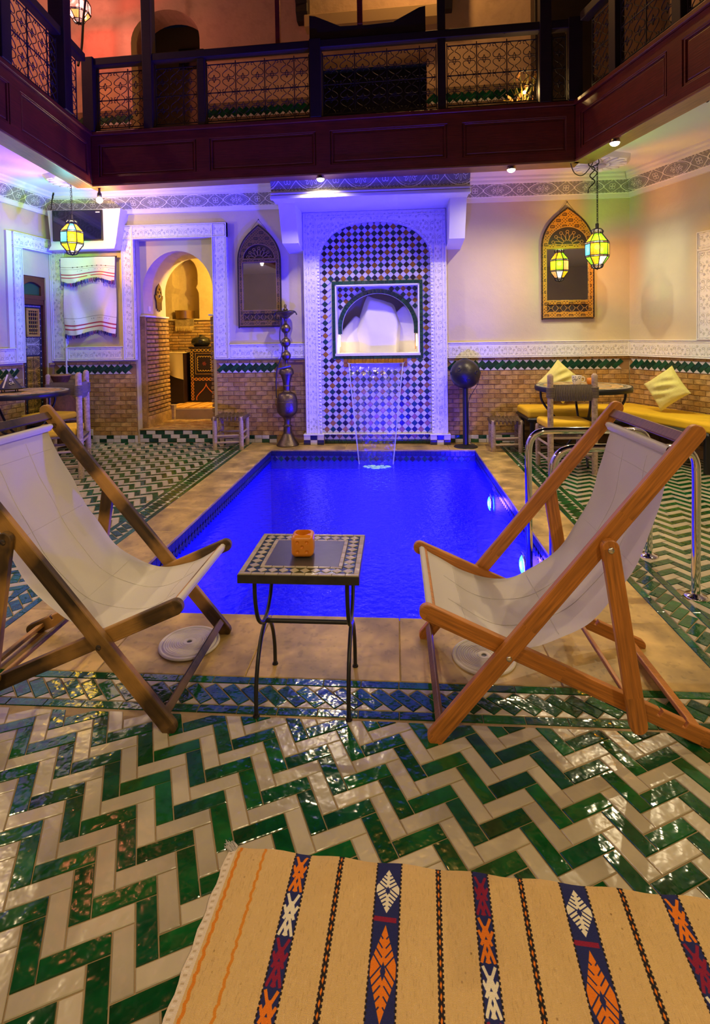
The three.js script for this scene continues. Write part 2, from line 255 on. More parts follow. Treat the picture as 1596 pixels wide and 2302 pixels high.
// ---------------------------------------------------------------- floor: grout bed, stone kerb round the pool, tile border, herringbone field
const floor = struct('floor');
{
  const s = poly([[-6, 8.5], [4.6, 8.5], [4.6, -2.6], [-6, -2.6]]);                 // shape y is -z
  s.holes.push(rectPath(POOL.x0 - 0.02, -POOL.z1 - 0.02, POOL.x1 + 0.02, -POOL.z0 + 0.02));
  part('grout_bed', ext(s, 0.12).rotateX(-PI / 2).translate(0, -0.1235, 0), M.grout, floor);
  // stone kerb slabs
  const slab = (x0, x1, z0, z1) => { const g = tileGeo([[x0, z0], [x1, z0], [x1, z1], [x0, z1]].map((p) => [p[0] - (x0 + x1) / 2, p[1] - (z0 + z1) / 2]), 0.018, 0.003, [rr(0, 2), rr(0, 2)]); const m = part('kerb_slab', g, pick(SLAB), floor); m.position.set((x0 + x1) / 2, 0.001, (z0 + z1) / 2); };
  const run = (a, b, n) => Array.from({ length: n }, (_, i) => [lerp(a, b, i / n) + 0.0012, lerp(a, b, (i + 1) / n) - 0.0012]);
  for (const [a, b] of run(STONE.x0, STONE.x1, 5)) slab(a, b, POOL.z1, STONE.z1);
  for (const [a, b] of run(STONE.x0, STONE.x1, 5)) slab(a, b, BACK + 0.02, POOL.z0);
  for (const [a, b] of run(POOL.z0, POOL.z1, 7)) { slab(STONE.x0, POOL.x0, a + 0.001, b); slab(POOL.x1, STONE.x1, a + 0.001, b); }
  // border: a strip, a band of slanting tiles between white triangles, a strip
  const lay = (name, pts, mat, lift = 0) => { let cx = 0, cz = 0; for (const p of pts) { cx += p[0] / pts.length; cz += p[1] / pts.length; } const m = part(name, tileGeo(pts.map((p) => [p[0] - cx, p[1] - cz]), 0.012, 0.0016, [rr(0, 3), rr(0, 3)]), mat, floor); m.position.set(cx, lift + rr(-0.0006, 0.0006), cz); m.rotation.set(rr(-0.006, 0.006), 0, rr(-0.006, 0.006)); return m; };
  const far = [];
  const put = (name, pts, mat, near) => { if (near) lay(name, pts, mat); else { far.push([pts, mat]); } };
  // map border coordinates (along, across) of each of the three sides to the floor
  const sides = [
    { len: BORDER.x1 - BORDER.x0, at: (a, c) => [BORDER.x0 + a, STONE.z1 + c], near: () => true },
    { len: STONE.z1 - BACK - 0.02, at: (a, c) => [STONE.x0 - c, STONE.z1 - a], near: (a) => a < 2.4 },
    { len: STONE.z1 - BACK - 0.02, at: (a, c) => [STONE.x1 + c, STONE.z1 - a], near: (a) => a < 2.4 },
  ];
  sides.forEach((sd, k) => {
    const ww = 0.215, st = 0.044, g = 0.0025;
    for (const c of [0, ww - st]) for (let a = 0.001; a < sd.len; a += 0.152) { const b = Math.min(a + 0.1495, sd.len); put('border_tile', [sd.at(a, c + g), sd.at(b, c + g), sd.at(b, c + st - g), sd.at(a, c + st - g)], pick(GREEN), sd.near(a)); }
    const c0 = st + g, c1 = ww - st - g, hgt = c1 - c0, pit = 0.074;
    // slanting oblongs
    for (let a = k ? 0.02 : 0.02; a + hgt + 0.05 < sd.len; a += pit) {
      const t = 0.024, mid = (c0 + c1) / 2, dx = 0.7071, half = hgt / 2 / 0.7071 - t;
      const cx = a + hgt / 2, pts = [[-half, -t], [half, -t], [half, t], [-half, t]].map((p) => [cx + (p[0] - p[1]) * dx, mid + (p[0] + p[1]) * dx]);
      put('border_tile', pts.map((p) => sd.at(...p)), pick(GREEN), sd.near(a));
      const e = 0.004, w1 = (pts[3][0]), w2 = w1 + pit;   // triangles that fill the notches
      put('border_triangle', [sd.at(pts[2][0] + e, c1), sd.at(pts[2][0] + pit - e, c1), sd.at(pts[1][0] + 0.003, pts[1][1] + e)], pick(IVORY), sd.near(a));
      put('border_triangle', [sd.at(pts[0][0] - pit + e, c0), sd.at(pts[0][0] - e, c0), sd.at(pts[3][0] - 0.003, pts[3][1] - e)], pick(IVORY), sd.near(a));
    }
  });
  // herringbone field
  const ang = 26 * PI / 180, U = [Math.cos(ang), -Math.sin(ang)], W = [Math.sin(ang), Math.cos(ang)], q = 0.0505, o = [-0.776, -1.248], L = 3;
  const variants = [0, 1, 2, 3].map(() => tileGeo(rectPts(L * q - 0.0035, q - 0.0035), 0.012, 0.0018, [rr(0, 3), rr(0, 3)]));
  const cand = [];
  for (let m = -60; m < 40; m++) for (let t = -90; t < 90; t++) {
    const hx = 3 * m + t, hy = 3 * m - t;
    for (const v of [0, 1]) {
      const cx = v ? hx + 2.5 : hx + 1.5, cy = v ? hy + 2.5 : hy + 0.5;
      const x = o[0] + q * (cx * U[0] + cy * W[0]), z = o[1] + q * (cx * U[1] + cy * W[1]);
      if (z < BACK - 0.05 || z > 1.2 || x < -4.95 || x > 4.2) continue;
      if (x > 2.96 + (z - BACK) * 0.4 && z < -5) continue;
      if (x > BORDER.x0 + 0.03 && x < BORDER.x1 - 0.03 && z < BORDER.z1 - 0.03) continue;
      cand.push({ x, z, rot: v ? ang - PI / 2 : ang, green: ((t % 2) + 2) % 2 === 0 });
    }
  }
  for (const c of cand) {
    // how large it shows: nearest first, inside the picture
    const depth = -c.z, px = Math.abs(c.x + 0.07 * depth) / Math.max(depth, 0.01), seen = depth > 0.78 && px < 0.72 && !(c.x > -0.42 && depth < 1.32);
    c.rank = seen ? depth : 100 - c.z;
    const dx = Math.cos(c.rot), dz = -Math.sin(c.rot), hl = L * q / 2 - 0.00175, hw = q / 2 - 0.00175;
    let pts = [[-hl, -hw], [hl, -hw], [hl, hw], [-hl, hw]].map((p) => [c.x + p[0] * dx + p[1] * dz * -1, c.z + p[0] * dz + p[1] * dx]);
    const inside = pts.some((p) => p[0] > BORDER.x0 && p[0] < BORDER.x1 && p[1] < BORDER.z1);
    if (inside) {
      if (c.z > BORDER.z1 - 0.03 && c.x > BORDER.x0 && c.x < BORDER.x1) pts = clipPoly(pts, 0, -1, -(BORDER.z1 + 0.003));
      else if (c.x < 0) pts = clipPoly(pts, 1, 0, BORDER.x0 - 0.003); else pts = clipPoly(pts, -1, 0, -(BORDER.x1 + 0.003));
      c.pts = pts.length > 2 ? pts : null; if (!c.pts) c.skip = true;
    }
  }
  const list = cand.filter((c) => !c.skip).sort((a, b) => a.rank - b.rank);
  const rest = new Map();
  list.forEach((c, i) => {
    const mat = pick(c.green ? GREEN : IVORY), y = rr(-0.0008, 0.0008), tx = rr(-0.007, 0.007), tz = rr(-0.007, 0.007);
    let g = c.pts ? tileGeo(c.pts.map((p) => [p[0] - c.x, p[1] - c.z]), 0.012, 0.0018, [rr(0, 3), rr(0, 3)]) : pick(variants);
    if (i < 300) { const m = part('floor_tile', g, mat, floor); m.position.set(c.x, y, c.z); m.rotation.set(tx, c.pts ? 0 : c.rot, tz); return; }
    const k = new THREE.Matrix4().compose(V(c.x, y, c.z), new THREE.Quaternion().setFromEuler(new THREE.Euler(tx, c.pts ? 0 : c.rot, tz)), V(1, 1, 1));
    if (!rest.has(mat)) rest.set(mat, []); rest.get(mat).push(g.clone().applyMatrix4(k));
  });
  for (const [pts, mat] of far) { let cx = 0, cz = 0; for (const p of pts) { cx += p[0] / pts.length; cz += p[1] / pts.length; } const g = tileGeo(pts, 0.012, 0.0016); if (!rest.has(mat)) rest.set(mat, []); rest.get(mat).push(g); }
  // everything smaller in view is one piece of the floor: white and green tiles in one mesh with material groups
  const mats = [...rest.keys()], merged = mergeGeometries(mats.map((m) => mergeGeometries(rest.get(m))), true);
  const r = part('far_tiles', merged, mats, floor); r.userData.kind = 'stuff';
}

// ---------------------------------------------------------------- pool
const pool = struct('pool_basin');
{
  const { x0, x1, z0, z1, water, deep } = POOL, t = 0.15;
  const lining = std({ color: lin(0.003, 0.001, 0.62), roughness: 0.5 });
  part('lining', join([bext(x0 - t, x1 + t, deep - t, deep, z0 - t, z1 + t), bext(x0 - t, x0 - 0.012, deep, -0.052, z0, z1), bext(x1 + 0.012, x1 + t, deep, -0.052, z0, z1), bext(x0 - t, x1 + t, deep, -0.052, z0 - t, z0 - 0.012), bext(x0 - t, x1 + t, deep, -0.052, z1 + 0.012, z1 + t)]), lining, pool);
  // rim tiles at the far end: a course of squares, below it a course of diamonds
  const sq = wallTile(rectPts(0.056, 0.056), 0.012, 0.0012), dm = wallTile([[0.036, 0], [0, 0.036], [-0.036, 0], [0, -0.036]], 0.012, 0.0012);
  const gb = std({ color: lin(0.03, 0.03, 0.30), roughness: 0.8 });
  part('rim_grout', bext(x0, x1, -0.24, -0.002, z0 - 0.014, z0 - 0.006), gb, pool);
  for (let x = x0 + 0.03; x < x1; x += 0.0598) part('rim_tile', sq, pick(Z.blue), pool).position.set(x, -0.049, z0);
  for (let x = x0 + 0.05, i = 0; x < x1 - 0.02; x += 0.0742, i++) part('rim_diamond', dm, pick(i % 3 === 1 ? Z.green : i % 3 ? Z.dark : Z.blue), pool).position.set(x, -0.114, z0);
  const sideTiles = [];
  for (const [x, turn] of [[x0, PI / 2], [x1, -PI / 2]]) for (let z = z0 + 0.03; z < z1; z += 0.0598) { sideTiles.push(sq.clone().rotateY(turn).translate(x, -0.049, z)); if (z < z1 - 0.05) sideTiles.push(dm.clone().rotateY(turn).translate(x, -0.114, z)); }
  for (let x = x0 + 0.03; x < x1; x += 0.0598) sideTiles.push(sq.clone().rotateY(PI).translate(x, -0.049, z1));
  const st = part('side_rim_tiles', mergeGeometries(sideTiles), Z.blue[0], pool); st.userData.kind = 'stuff';
  const w = new THREE.PlaneGeometry(x1 - x0, z1 - z0).rotateX(-PI / 2).translate((x0 + x1) / 2, water, (z0 + z1) / 2);
  const wm = phy({ color: lin(0.92, 0.95, 1), roughness: 0.02, transmission: 1, thickness: 0, ior: 1.33, bumpMap: T.ripple, bumpScale: 0.006 });
  const surf = struct('pool_water', metric(w), wm);
  // lamps sunk in the right-hand wall, one more in the left-hand wall
  {
    const l = thing('pool_lamp', 'round underwater lamp in the near end wall of the pool, facing the fountain', 'lamp', [-0.28, -0.36, z1], 0);
    part('rim', new THREE.TorusGeometry(0.085, 0.014, 8, 28).translate(0, 0, -0.012), M.chrome, l);
    part('lens', new THREE.SphereGeometry(0.074, 24, 16).scale(1, 1, 0.45).translate(0, 0, -0.008), GLOW_POOL, l);
    const sl = new THREE.SpotLight(BLUE, POWER.pool * 0.42, 0, 0.52, 0.6, 2); sl.name = 'pool_lamp_light'; sl.position.set(-0.28, -0.36, z1 - 0.06); sl.target.position.set(-0.25, 1.3, BACK); sl.castShadow = true; sl.shadow.radius = 3; scene.add(sl, sl.target);
  }
  for (const [x, y, z, f] of [[x1, -0.31, -5.44, -1], [x1, -0.34, -4.05, -1]]) {
    const l = thing('pool_lamp', f < 0 ? (z < -4.5 ? 'glowing round underwater lamp in the right pool wall, the one nearer the waterfall' : 'glowing round underwater lamp in the right pool wall, the one nearer the handrails') : 'round underwater lamp in the left pool wall', 'lamp', [x, y, z], 0);
    part('rim', new THREE.TorusGeometry(0.085, 0.014, 8, 28).rotateY(PI / 2).translate(f * 0.012, 0, 0), M.chrome, l);
    part('lens', new THREE.SphereGeometry(0.074, 24, 16).scale(0.45, 1, 1).translate(f * 0.008, 0, 0), GLOW_POOL, l);
    bulbLight(x + f * 0.07, y, z, POWER.pool * 0.07, BLUE, 3);
    const sl = new THREE.SpotLight(BLUE, POWER.pool, 0, 0.8, 0.8, 2); sl.name = 'pool_lamp_light'; sl.position.set(x + f * 0.06, y, z); sl.target.position.set(x - 2.2, y + 2.15, z - 0.15); sl.castShadow = true; sl.shadow.radius = 3; scene.add(sl, sl.target);
  }
}

// ---------------------------------------------------------------- walls
const wallBack = struct('wall_back'), wallLeft = struct('wall_left'), wallRight = struct('wall_right'), wallRear = struct('wall_rear');
wallLeft.position.set(-4.66, 0, BACK); wallLeft.rotation.y = Math.atan2(0.997, 0.08);   // its own x runs from the viewer to the corner (x = 0)
wallRight.position.set(2.96, 0, BACK); wallRight.rotation.y = -Math.atan2(0.93, 0.36);  // its own x runs from the corner towards the viewer
wallBack.position.z = BACK;
const BRICKS_SINGLE = { wall_back: 300, wall_left: 300, wall_right: 300 }, brickCount = {}, tileCount = {};
const brickShape = [0, 1, 2].map(() => wallTile(rectPts(0.146, 0.055), 0.02, 0.004, [rr(0, 2), rr(0, 2)]));
// dado on a wall group between a and b: bricks, a band of slanting green tiles between white triangles, a cap course
function dado(w, a, b, hide = () => false, yTop = 1.10) {
  const name = w.name, rest = new Map(); brickCount[name] ??= 0;
  part('mortar', bext(a, b, 0, yTop, -0.03, 0.006), std({ color: lin(0.30, 0.18, 0.08), roughness: 0.95 }), w);
  for (let r = 0; r < 14; r++) {
    const y = 0.128 + r * 0.0595;
    for (let x = a - (r % 2) * 0.075; x < b; x += 0.1505) {
      const l = Math.max(x, a) + 0.002, e = Math.min(x + 0.1485, b - 0.002); if (e - l < 0.02) continue;
      const whole = e - l > 0.144, g = whole ? pick(brickShape) : wallTile(rectPts(e - l, 0.055), 0.02, 0.004, [rr(0, 2), rr(0, 2)]), mat = pick(BRICK), z = 0.016 + rr(-0.003, 0.003);
      if (!hide(l, y) && brickCount[name]++ < BRICKS_SINGLE[name]) { const m = part('brick', g, mat, w); m.position.set((l + e) / 2, y, z); m.rotation.set(rr(-0.01, 0.01), rr(-0.01, 0.01), 0); }
      else { if (!rest.has(mat)) rest.set(mat, []); rest.get(mat).push(g.clone().translate((l + e) / 2, y, z)); }
    }
  }
  if (rest.size) { const mats = [...rest.keys()]; const m = part('hidden_bricks', mergeGeometries(mats.map((k) => mergeGeometries(rest.get(k))), true), mats, w); m.userData.kind = 'stuff'; }
  // slanting green tiles
  const c0 = 0.94, c1 = 1.068, p = 0.086, h = c1 - c0;
  const slant = wallTile([[-0.074, 0.022 - 0.052], [-0.032, -0.064 + 0.0], [0.074, 0.03], [0.032, 0.064]].map((q) => q), 0.014, 0.0015), up = wallTile([[-0.041, 0], [0.041, 0], [0, 0.041]], 0.012, 0.001), dn = wallTile([[-0.041, 0], [0.041, 0], [0, -0.041]], 0.012, 0.001);
  for (let x = a + 0.075; x < b - 0.07; x += p) {
    if (hide(x, 1.0)) continue;
    const s = part('slant_tile', slant, pick(TEAL), w); s.position.set(x, (c0 + c1) / 2, 0.018);
    part('white_triangle', up, pick(Z.white), w).position.set(x + 0.011, c0, 0.016);
    part('white_triangle', dn, pick(Z.white), w).position.set(x - 0.011, c1, 0.016);
  }
  for (let x = a; x < b; x += 0.152) { const e = Math.min(x + 0.15, b); if (e - x > 0.02) part('cap_brick', wallTile(rectPts(e - x - 0.002, 0.03), 0.03, 0.004, [rr(0, 2), rr(0, 2)]), pick(BRICK), w).position.set((x + e) / 2, 1.085, 0.024); }
  // skirting of small green and white bricks
  for (let r = 0; r < 2; r++) for (let x = a, i = r; x < b; x += 0.1, i++) { const e = Math.min(x + 0.098, b); if (e - x > 0.02 && !hide(x, 0.05)) part('skirting_tile', wallTile(rectPts(e - x - 0.002, 0.047), 0.02, 0.002, [rr(0, 2), rr(0, 2)]), pick((i + r) % 3 === 0 ? TEAL : Z.white), w).position.set((x + e) / 2, 0.026 + r * 0.05, 0.02); }
}
// a raised band of carved plaster with a plain bead along both edges
function carvedBand(w, x0, x1, y0, y1, z = 0.035, name = 'carved_band') {
  part(name, bext(x0, x1, y0, y1, -0.01, z), M.carved, w);
  const e = 0.012, list = [];
  for (const i of [0, 0.02]) { const q = i ? 0.006 : 0.012; list.push(rext(x0 + i, x1 - i, y0 + i, y0 + i + e, z - 0.004, z + q, 0.004, 1), rext(x0 + i, x1 - i, y1 - i - e, y1 - i, z - 0.004, z + q, 0.004, 1), rext(x0 + i, x0 + i + e, y0 + i, y1 - i, z - 0.004, z + q, 0.004, 1), rext(x1 - i - e, x1 - i, y0 + i, y1 - i, z - 0.004, z + q, 0.004, 1)); }
  part('bead', join(list), M.white, w);
}
// back wall core with the portal opening and the fountain niche
{
  const s = poly([[-5.6, -0.1], [3.4, -0.1], [3.4, 3.5], [-5.6, 3.5]]);
  s.holes.push(rectPath(-3.476, 0.001, -2.398, 2.742), rectPath(-0.83, 1.10, 0.38, 2.12));
  part('plaster', ext(s, 0.14).translate(0, 0, -0.14), M.plaster, wallBack);
  dado(wallBack, -4.64, -3.50);
  dado(wallBack, -2.385, -1.16, (x, y) => x > -1.6 && x < -1.25);
  dado(wallBack, 0.665, 2.95, (x, y) => (x > 1.55 && y < 0.5));
  carvedBand(wallBack, -2.2, -1.165, 1.125, 1.32); carvedBand(wallBack, 0.665, 2.955, 1.10, 1.305);
  carvedBand(wallBack, -3.645, -3.476, 1.125, 2.93, 0.05); carvedBand(wallBack, -2.398, -2.2, 1.125, 2.93, 0.05); carvedBand(wallBack, -3.645, -2.2, 2.742, 2.93, 0.052);
  carvedBand(wallBack, -4.66, -4.45, 1.125, 2.75, 0.045); carvedBand(wallBack, -4.45, -3.645, 1.125, 1.315, 0.045);
}
// left wall: a narrow door in a carved surround
{
  const s = poly([[-9.4, -0.1], [0.05, -0.1], [0.05, 3.5], [-9.4, 3.5]]); s.holes.push(rectPath(-0.56, 0.001, -0.125, 2.25));
  part('plaster', ext(s, 0.16).translate(0, 0, -0.16), M.plaster, wallLeft);
  dado(wallLeft, -3.2, -0.58); dado(wallLeft, -0.115, 0);
  carvedBand(wallLeft, -0.72, -0.0, 2.575, 2.76, 0.045); carvedBand(wallLeft, -0.72, -0.575, 1.13, 2.575, 0.045); carvedBand(wallLeft, -3.2, -0.72, 1.13, 1.32, 0.045);
  part('panel_edge', bext(-0.80, -0.72, 1.32, 2.76, -0.01, 0.03), M.white, wallLeft);
}
// right wall
{
  part('plaster', bext(-0.05, 9.9, -0.1, 3.5, -0.16, 0), M.plaster, wallRight);
  dado(wallRight, 0.01, 3.0, (x, y) => y < 0.5 && x < 1.5);
  carvedBand(wallRight, 0.02, 3.2, 1.10, 1.305); carvedBand(wallRight, 0.98, 1.17, 1.305, 2.27, 0.045); carvedBand(wallRight, 0.98, 3.2, 2.27, 2.465, 0.045);
}
// rear wall behind the viewer closes the court
part('plaster', bext(-6, 7, -0.1, 7, 2.2, 2.36), M.plaster, wallRear);

function grown(q, e) { const cx = -0.2, cz = -2.5; return q.map((p) => [p[0] + Math.sign(p[0] - cx) * e, p[1] + Math.sign(p[1] - cz) * e]); }
// ---------------------------------------------------------------- gallery ceilings (one slab round the open well) and cornice
{
  const s = poly([[-6, 7.2], [7, 7.2], [7, -2.3], [-6, -2.3]]);
  s.holes.push(new THREE.Path(grown(OPEN, 0.13).map((p) => new THREE.Vector2(p[0], -p[1]))));
  struct('ceiling', ext(s, DECK - CEIL).rotateX(-PI / 2).translate(0, CEIL, 0), M.ceiling);
}
function cornice(w, a, b, m0 = 0, m1 = 0) {
  const g = struct('trim'); g.position.copy(w.position); g.rotation.copy(w.rotation);
  const prof = [[0, 3.085], [0.035, 3.085], [0.035, 3.135], [0.045, 3.14]], prof2 = [[0.15, 3.29], [0.165, 3.295], [0.165, 3.32], [0.2, 3.335], [0.2, CEIL]];
  const strip = (pr, name, mat, flat) => {
    const P = [], UV = [];
    let len = 0;
    for (let i = 0; i < pr.length - 1; i++) {
      const [d0, y0] = pr[i], [d1, y1] = pr[i + 1], L = Math.hypot(d1 - d0, y1 - y0), A = (d) => a + m0 * d, B = (d) => b - m1 * d;
      const q = [[A(d0), y0, d0, len], [B(d0), y0, d0, len], [B(d1), y1, d1, len + L], [A(d1), y1, d1, len + L]];
      for (const k of [0, 1, 2, 0, 2, 3]) { P.push(q[k][0], q[k][1], q[k][2]); UV.push(q[k][0], q[k][3]); }
      len += L;
    }
    const ge = new THREE.BufferGeometry(); ge.setAttribute('position', new THREE.BufferAttribute(new Float32Array(P), 3)); ge.setAttribute('uv', new THREE.BufferAttribute(new Float32Array(UV), 2)); ge.computeVertexNormals();
    part(name, ge, mat, g);
  };
  strip(prof, 'lower_moulding', M.white); strip([[0.045, 3.14], [0.13, 3.287]], 'frieze', M.frieze); strip([[0.13, 3.287], ...prof2], 'upper_moulding', M.white);
}
cornice(wallBack, -4.66, -1.36, 1, 0); cornice(wallBack, 0.86, 2.96, 0, 0.7); cornice(wallLeft, -9.2, 0, 0, 1); cornice(wallRight, 0, 9.5, 0.7, 0);

// hood of plaster over the fountain, on two brackets
{
  const g = struct('fountain_hood'); g.position.set(0, 0, 0);
  const x0 = -1.40, x1 = 0.86;
  const side = poly([[7.0, 3.0], [6.12, 3.0], [6.12, 3.04], [6.14, 3.05], [6.02, 3.34], [6.02, CEIL], [7.0, CEIL]].map((p) => [-p[0], p[1]]));
  part('body', ext(side, x1 - x0).rotateY(-PI / 2).translate(x1, 0, 0).applyMatrix4(new THREE.Matrix4()), M.white, g);
  // frieze on the sloping front
  const P = [[x0, 3.075, -6.122], [x1, 3.075, -6.122], [x1 + 0.0, 3.315, -6.022], [x0, 3.315, -6.022]], uv = [[x0, 0], [x1, 0], [x1, 0.17], [x0, 0.17]], pos = [], uvs = [];
  for (const k of [0, 1, 2, 0, 2, 3]) { pos.push(...P[k]); uvs.push(...uv[k]); }
  const fg = new THREE.BufferGeometry(); fg.setAttribute('position', new THREE.BufferAttribute(new Float32Array(pos), 3)); fg.setAttribute('uv', new THREE.BufferAttribute(new Float32Array(uvs), 2)); fg.computeVertexNormals();
  part('frieze', fg, M.frieze, g);
  part('lip', join([rext(x0 - 0.01, x1 + 0.01, 2.985, 3.03, -6.15, -6.08, 0.01, 2), rext(x0 - 0.005, x1 + 0.005, 3.035, 3.06, -6.14, -6.08, 0.008, 2)]), M.white, g);
  for (const [a, b] of [[-1.37, -1.17], [0.665, 0.855]]) {
    const br = poly([[-7.0, 3.0], [-6.35, 3.0], [-6.55, 2.56], [-7.0, 2.5]]);
    part('bracket', ext(br, b - a, 0).rotateY(-PI / 2).translate(b, 0, 0), M.white, g);
  }
}

// ---------------------------------------------------------------- wall fountain: carved surround, mosaic, niche with rocks, spout
{
  const f = thing('wall_fountain', 'tall arched wall fountain of diamond mosaic in a carved white plaster surround', 'fountain', [0, 0, 0]);
  const X0 = -1.163, X1 = 0.658, YT = 3.0, aL = -0.962, aR = 0.462, cx = (aL + aR) / 2, hw = (aR - aL) / 2, ys = 2.36, yt = 2.868, zt = -6.93, zf = -6.855;
  const archPts = (grow = 0, n = 40) => Array.from({ length: n + 1 }, (_, i) => { const t = PI * i / n, c = Math.cos(t), s = Math.sin(t), e = 2 / 2.25; return [cx + (hw + grow) * Math.sign(c) * Math.abs(c) ** e, ys + (yt - ys + grow) * Math.abs(s) ** e]; });
  // surround
  const s = poly([[X0, 0.135], [X1, 0.135], [X1, YT], [X0, YT]]); s.holes.push(new THREE.Path([[aR, 0.136], ...archPts(), [aL, 0.136]].map((p) => new THREE.Vector2(...p))));
  part('surround', ext(s, 0.07, 0.004).translate(0, 0, zf - 0.07), M.carved, f);
  // scalloped edge round the opening and beads
  const sc = ball(0.016, 0, 0, 0, 8), scal = [], out = [];
  const edge = [[aR, 0.16], ...archPts(0, 60), [aL, 0.16]];
  let acc = 0; for (let i = 0; i < edge.length - 1; i++) { const a = edge[i], b = edge[i + 1], L = Math.hypot(b[0] - a[0], b[1] - a[1]); for (; acc < L; acc += 0.042) { const t = acc / L; scal.push(sc.clone().scale(1, 1, 0.8).translate(lerp(a[0], b[0], t) + (a[0] > cx ? 0.012 : -0.012), lerp(a[1], b[1], t) + (i > 0 && i < edge.length - 2 ? 0.01 : 0), zf + 0.004)); } acc -= L; }
  part('scallops', join(scal), M.white, f).userData.kind = 'stuff';
  for (const x of [X0 + 0.008, X0 + 0.045, aL - 0.05, aR + 0.05, X1 - 0.045, X1 - 0.008]) out.push(rext(x - 0.006, x + 0.006, 0.14, YT - 0.01, zf, zf + 0.012, 0.004, 1));
  for (const y of [YT - 0.014, YT - 0.06]) out.push(rext(X0, X1, y - 0.006, y + 0.006, zf, zf + 0.013, 0.004, 1));
  part('bead', join(out), M.white, f);
  // plinths of checker tiles
  for (const [a, b] of [[X0 - 0.035, aL + 0.03], [aR - 0.03, X1 + 0.035]]) {
    part('plinth', bext(a + 0.004, b - 0.004, 0, 0.128, -6.98, zf + 0.02), M.grout, f);
    part('plinth_cap', rext(a, b, 0.125, 0.142, -6.98, zf + 0.035, 0.005, 1), M.white, f);
    const w = (b - a) / 3, t = wallTile(rectPts(w - 0.004, 0.06), 0.01, 0.002);
    for (let r = 0; r < 2; r++) for (let i = 0; i < 3; i++) part('plinth_tile', t, (i + r) % 2 ? Z.white[0] : Z.blue[0], f).position.set(a + w * (i + 0.5), 0.032 + r * 0.063, zf + 0.026);
  }
  // mosaic: coloured diamonds on a square grid, white diamonds between
  const bed = poly([[aL - 0.03, 0], [aR + 0.03, 0], ...archPts(0.03)]); bed.holes.push(rectPath(-0.775, 1.165, 0.325, 2.062));
  part('mosaic_bed', ext(bed, 0.03, 0, 24).translate(0, 0, zt - 0.041), std({ color: lin(0.5, 0.47, 0.45), roughness: 0.9 }), f);
  const p = 0.0818, h = 0.0388, dia = [0, 1].map(() => wallTile([[h, 0], [0, h], [-h, 0], [0, -h]], 0.011, 0.001, [rr(0, 3), rr(0, 3)]));
  const nx = [-0.83, 0.38], ny = [1.107, 2.12];
  const inArch = (x, y, m) => { if (y < 0.06 || x < aL - m || x > aR + m) return false; if (y <= ys) return true; const e = 2.25; return (Math.abs(x - cx) / (hw + m)) ** e + ((y - ys) / (yt - ys + m)) ** e < 1; };
  const lists = { coloured_diamond: [], white_diamond: [] };
  for (let j = -1; j < 37; j++) for (let i = -10; i < 11; i++) for (const k of [0, 0.5]) {
    const x = cx + (i + k) * p, y = 0.105 + (j + k) * p;
    if (!inArch(x, y, 0.028)) continue;
    if (x > nx[0] - 0.02 && x < nx[1] + 0.02 && y > ny[0] - 0.02 && y < ny[1] + 0.02) continue;
    if (x > -0.66 && x < 0.16 && y > 1.0 && y < 1.11) continue;
    const c = (((i + 2 * j) % 3) + 3) % 3;
    lists[k ? 'white_diamond' : 'coloured_diamond'].push([x, y, k ? pick(Z.white) : pick(c === 0 ? Z.orange : c === 1 ? Z.green : Z.dark), rnd()]);
  }
  for (const [name, list] of Object.entries(lists)) {
    // the waterfall covers some; those in the open come first
    list.sort((a, b) => (Math.abs(a[0] + 0.25) < 0.3 && a[1] < 1 ? 1 : 0) - (Math.abs(b[0] + 0.25) < 0.3 && b[1] < 1 ? 1 : 0));
    const rest = new Map();
    list.forEach(([x, y, mat], i) => { const g = pick(dia); if (i < 300) { const m = part(name, g, mat, f); m.position.set(x, y, zt + rr(-0.001, 0.001)); m.rotation.set(rr(-0.012, 0.012), rr(-0.012, 0.012), 0); } else { if (!rest.has(mat)) rest.set(mat, []); rest.get(mat).push(g.clone().translate(x, y, zt)); } });
    if (rest.size) { const mats = [...rest.keys()]; part('further_' + name + 's', mergeGeometries(mats.map((k) => mergeGeometries(rest.get(k))), true), mats, f).userData.kind = 'stuff'; }
  }
  // foot course of small green tiles
  const ft = wallTile(rectPts(0.0495, 0.05), 0.012, 0.0015);
  for (let x = aL + 0.027; x < aR; x += 0.0518) part('foot_tile', ft, pick(TEAL), f).position.set(x, 0.03, zt + 0.004);
  // frame of green squares round the niche
  const qt = wallTile(rectPts(0.0475, 0.052), 0.014, 0.0015), N = 24, n0 = -0.812, n1 = 0.362;
  for (let i = 0; i < N; i++) for (const y of [1.134, 2.09]) part('frame_tile', qt, pick(TEAL), f).position.set(lerp(n0, n1, (i + 0.5) / N), y, zt + 0.008);
  const qv = wallTile(rectPts(0.052, 0.0465), 0.014, 0.0015);
  for (let i = 0; i < 19; i++) for (const x of [n0 + 0.026, n1 - 0.026]) part('frame_tile', qv, pick(TEAL), f).position.set(x, lerp(1.162, 2.062, (i + 0.5) / 19), zt + 0.008);
  // niche reveal
  const L = -0.765, R = 0.315, B = 1.158, Tt = 2.066, zb = -7.10;
  part('niche_reveal', join([bext(L - 0.004, L + 0.012, B, Tt, -7.9, zt + 0.012), bext(R - 0.012, R + 0.004, B, Tt, -7.9, zt + 0.012), bext(L, R, Tt - 0.012, Tt + 0.004, -7.9, zt + 0.012), bext(L - 0.012, R + 0.012, B - 0.01, B + 0.02, -7.9, zt + 0.02)]), M.white, f);
  part('niche_back', bext(L - 0.1, R + 0.1, B - 0.05, Tt + 0.1, -7.86, -7.8), M.plaster, f);
  // tiled arch inside the niche
  const acx = (L + R) / 2, ar = 0.475, ay = 1.50;
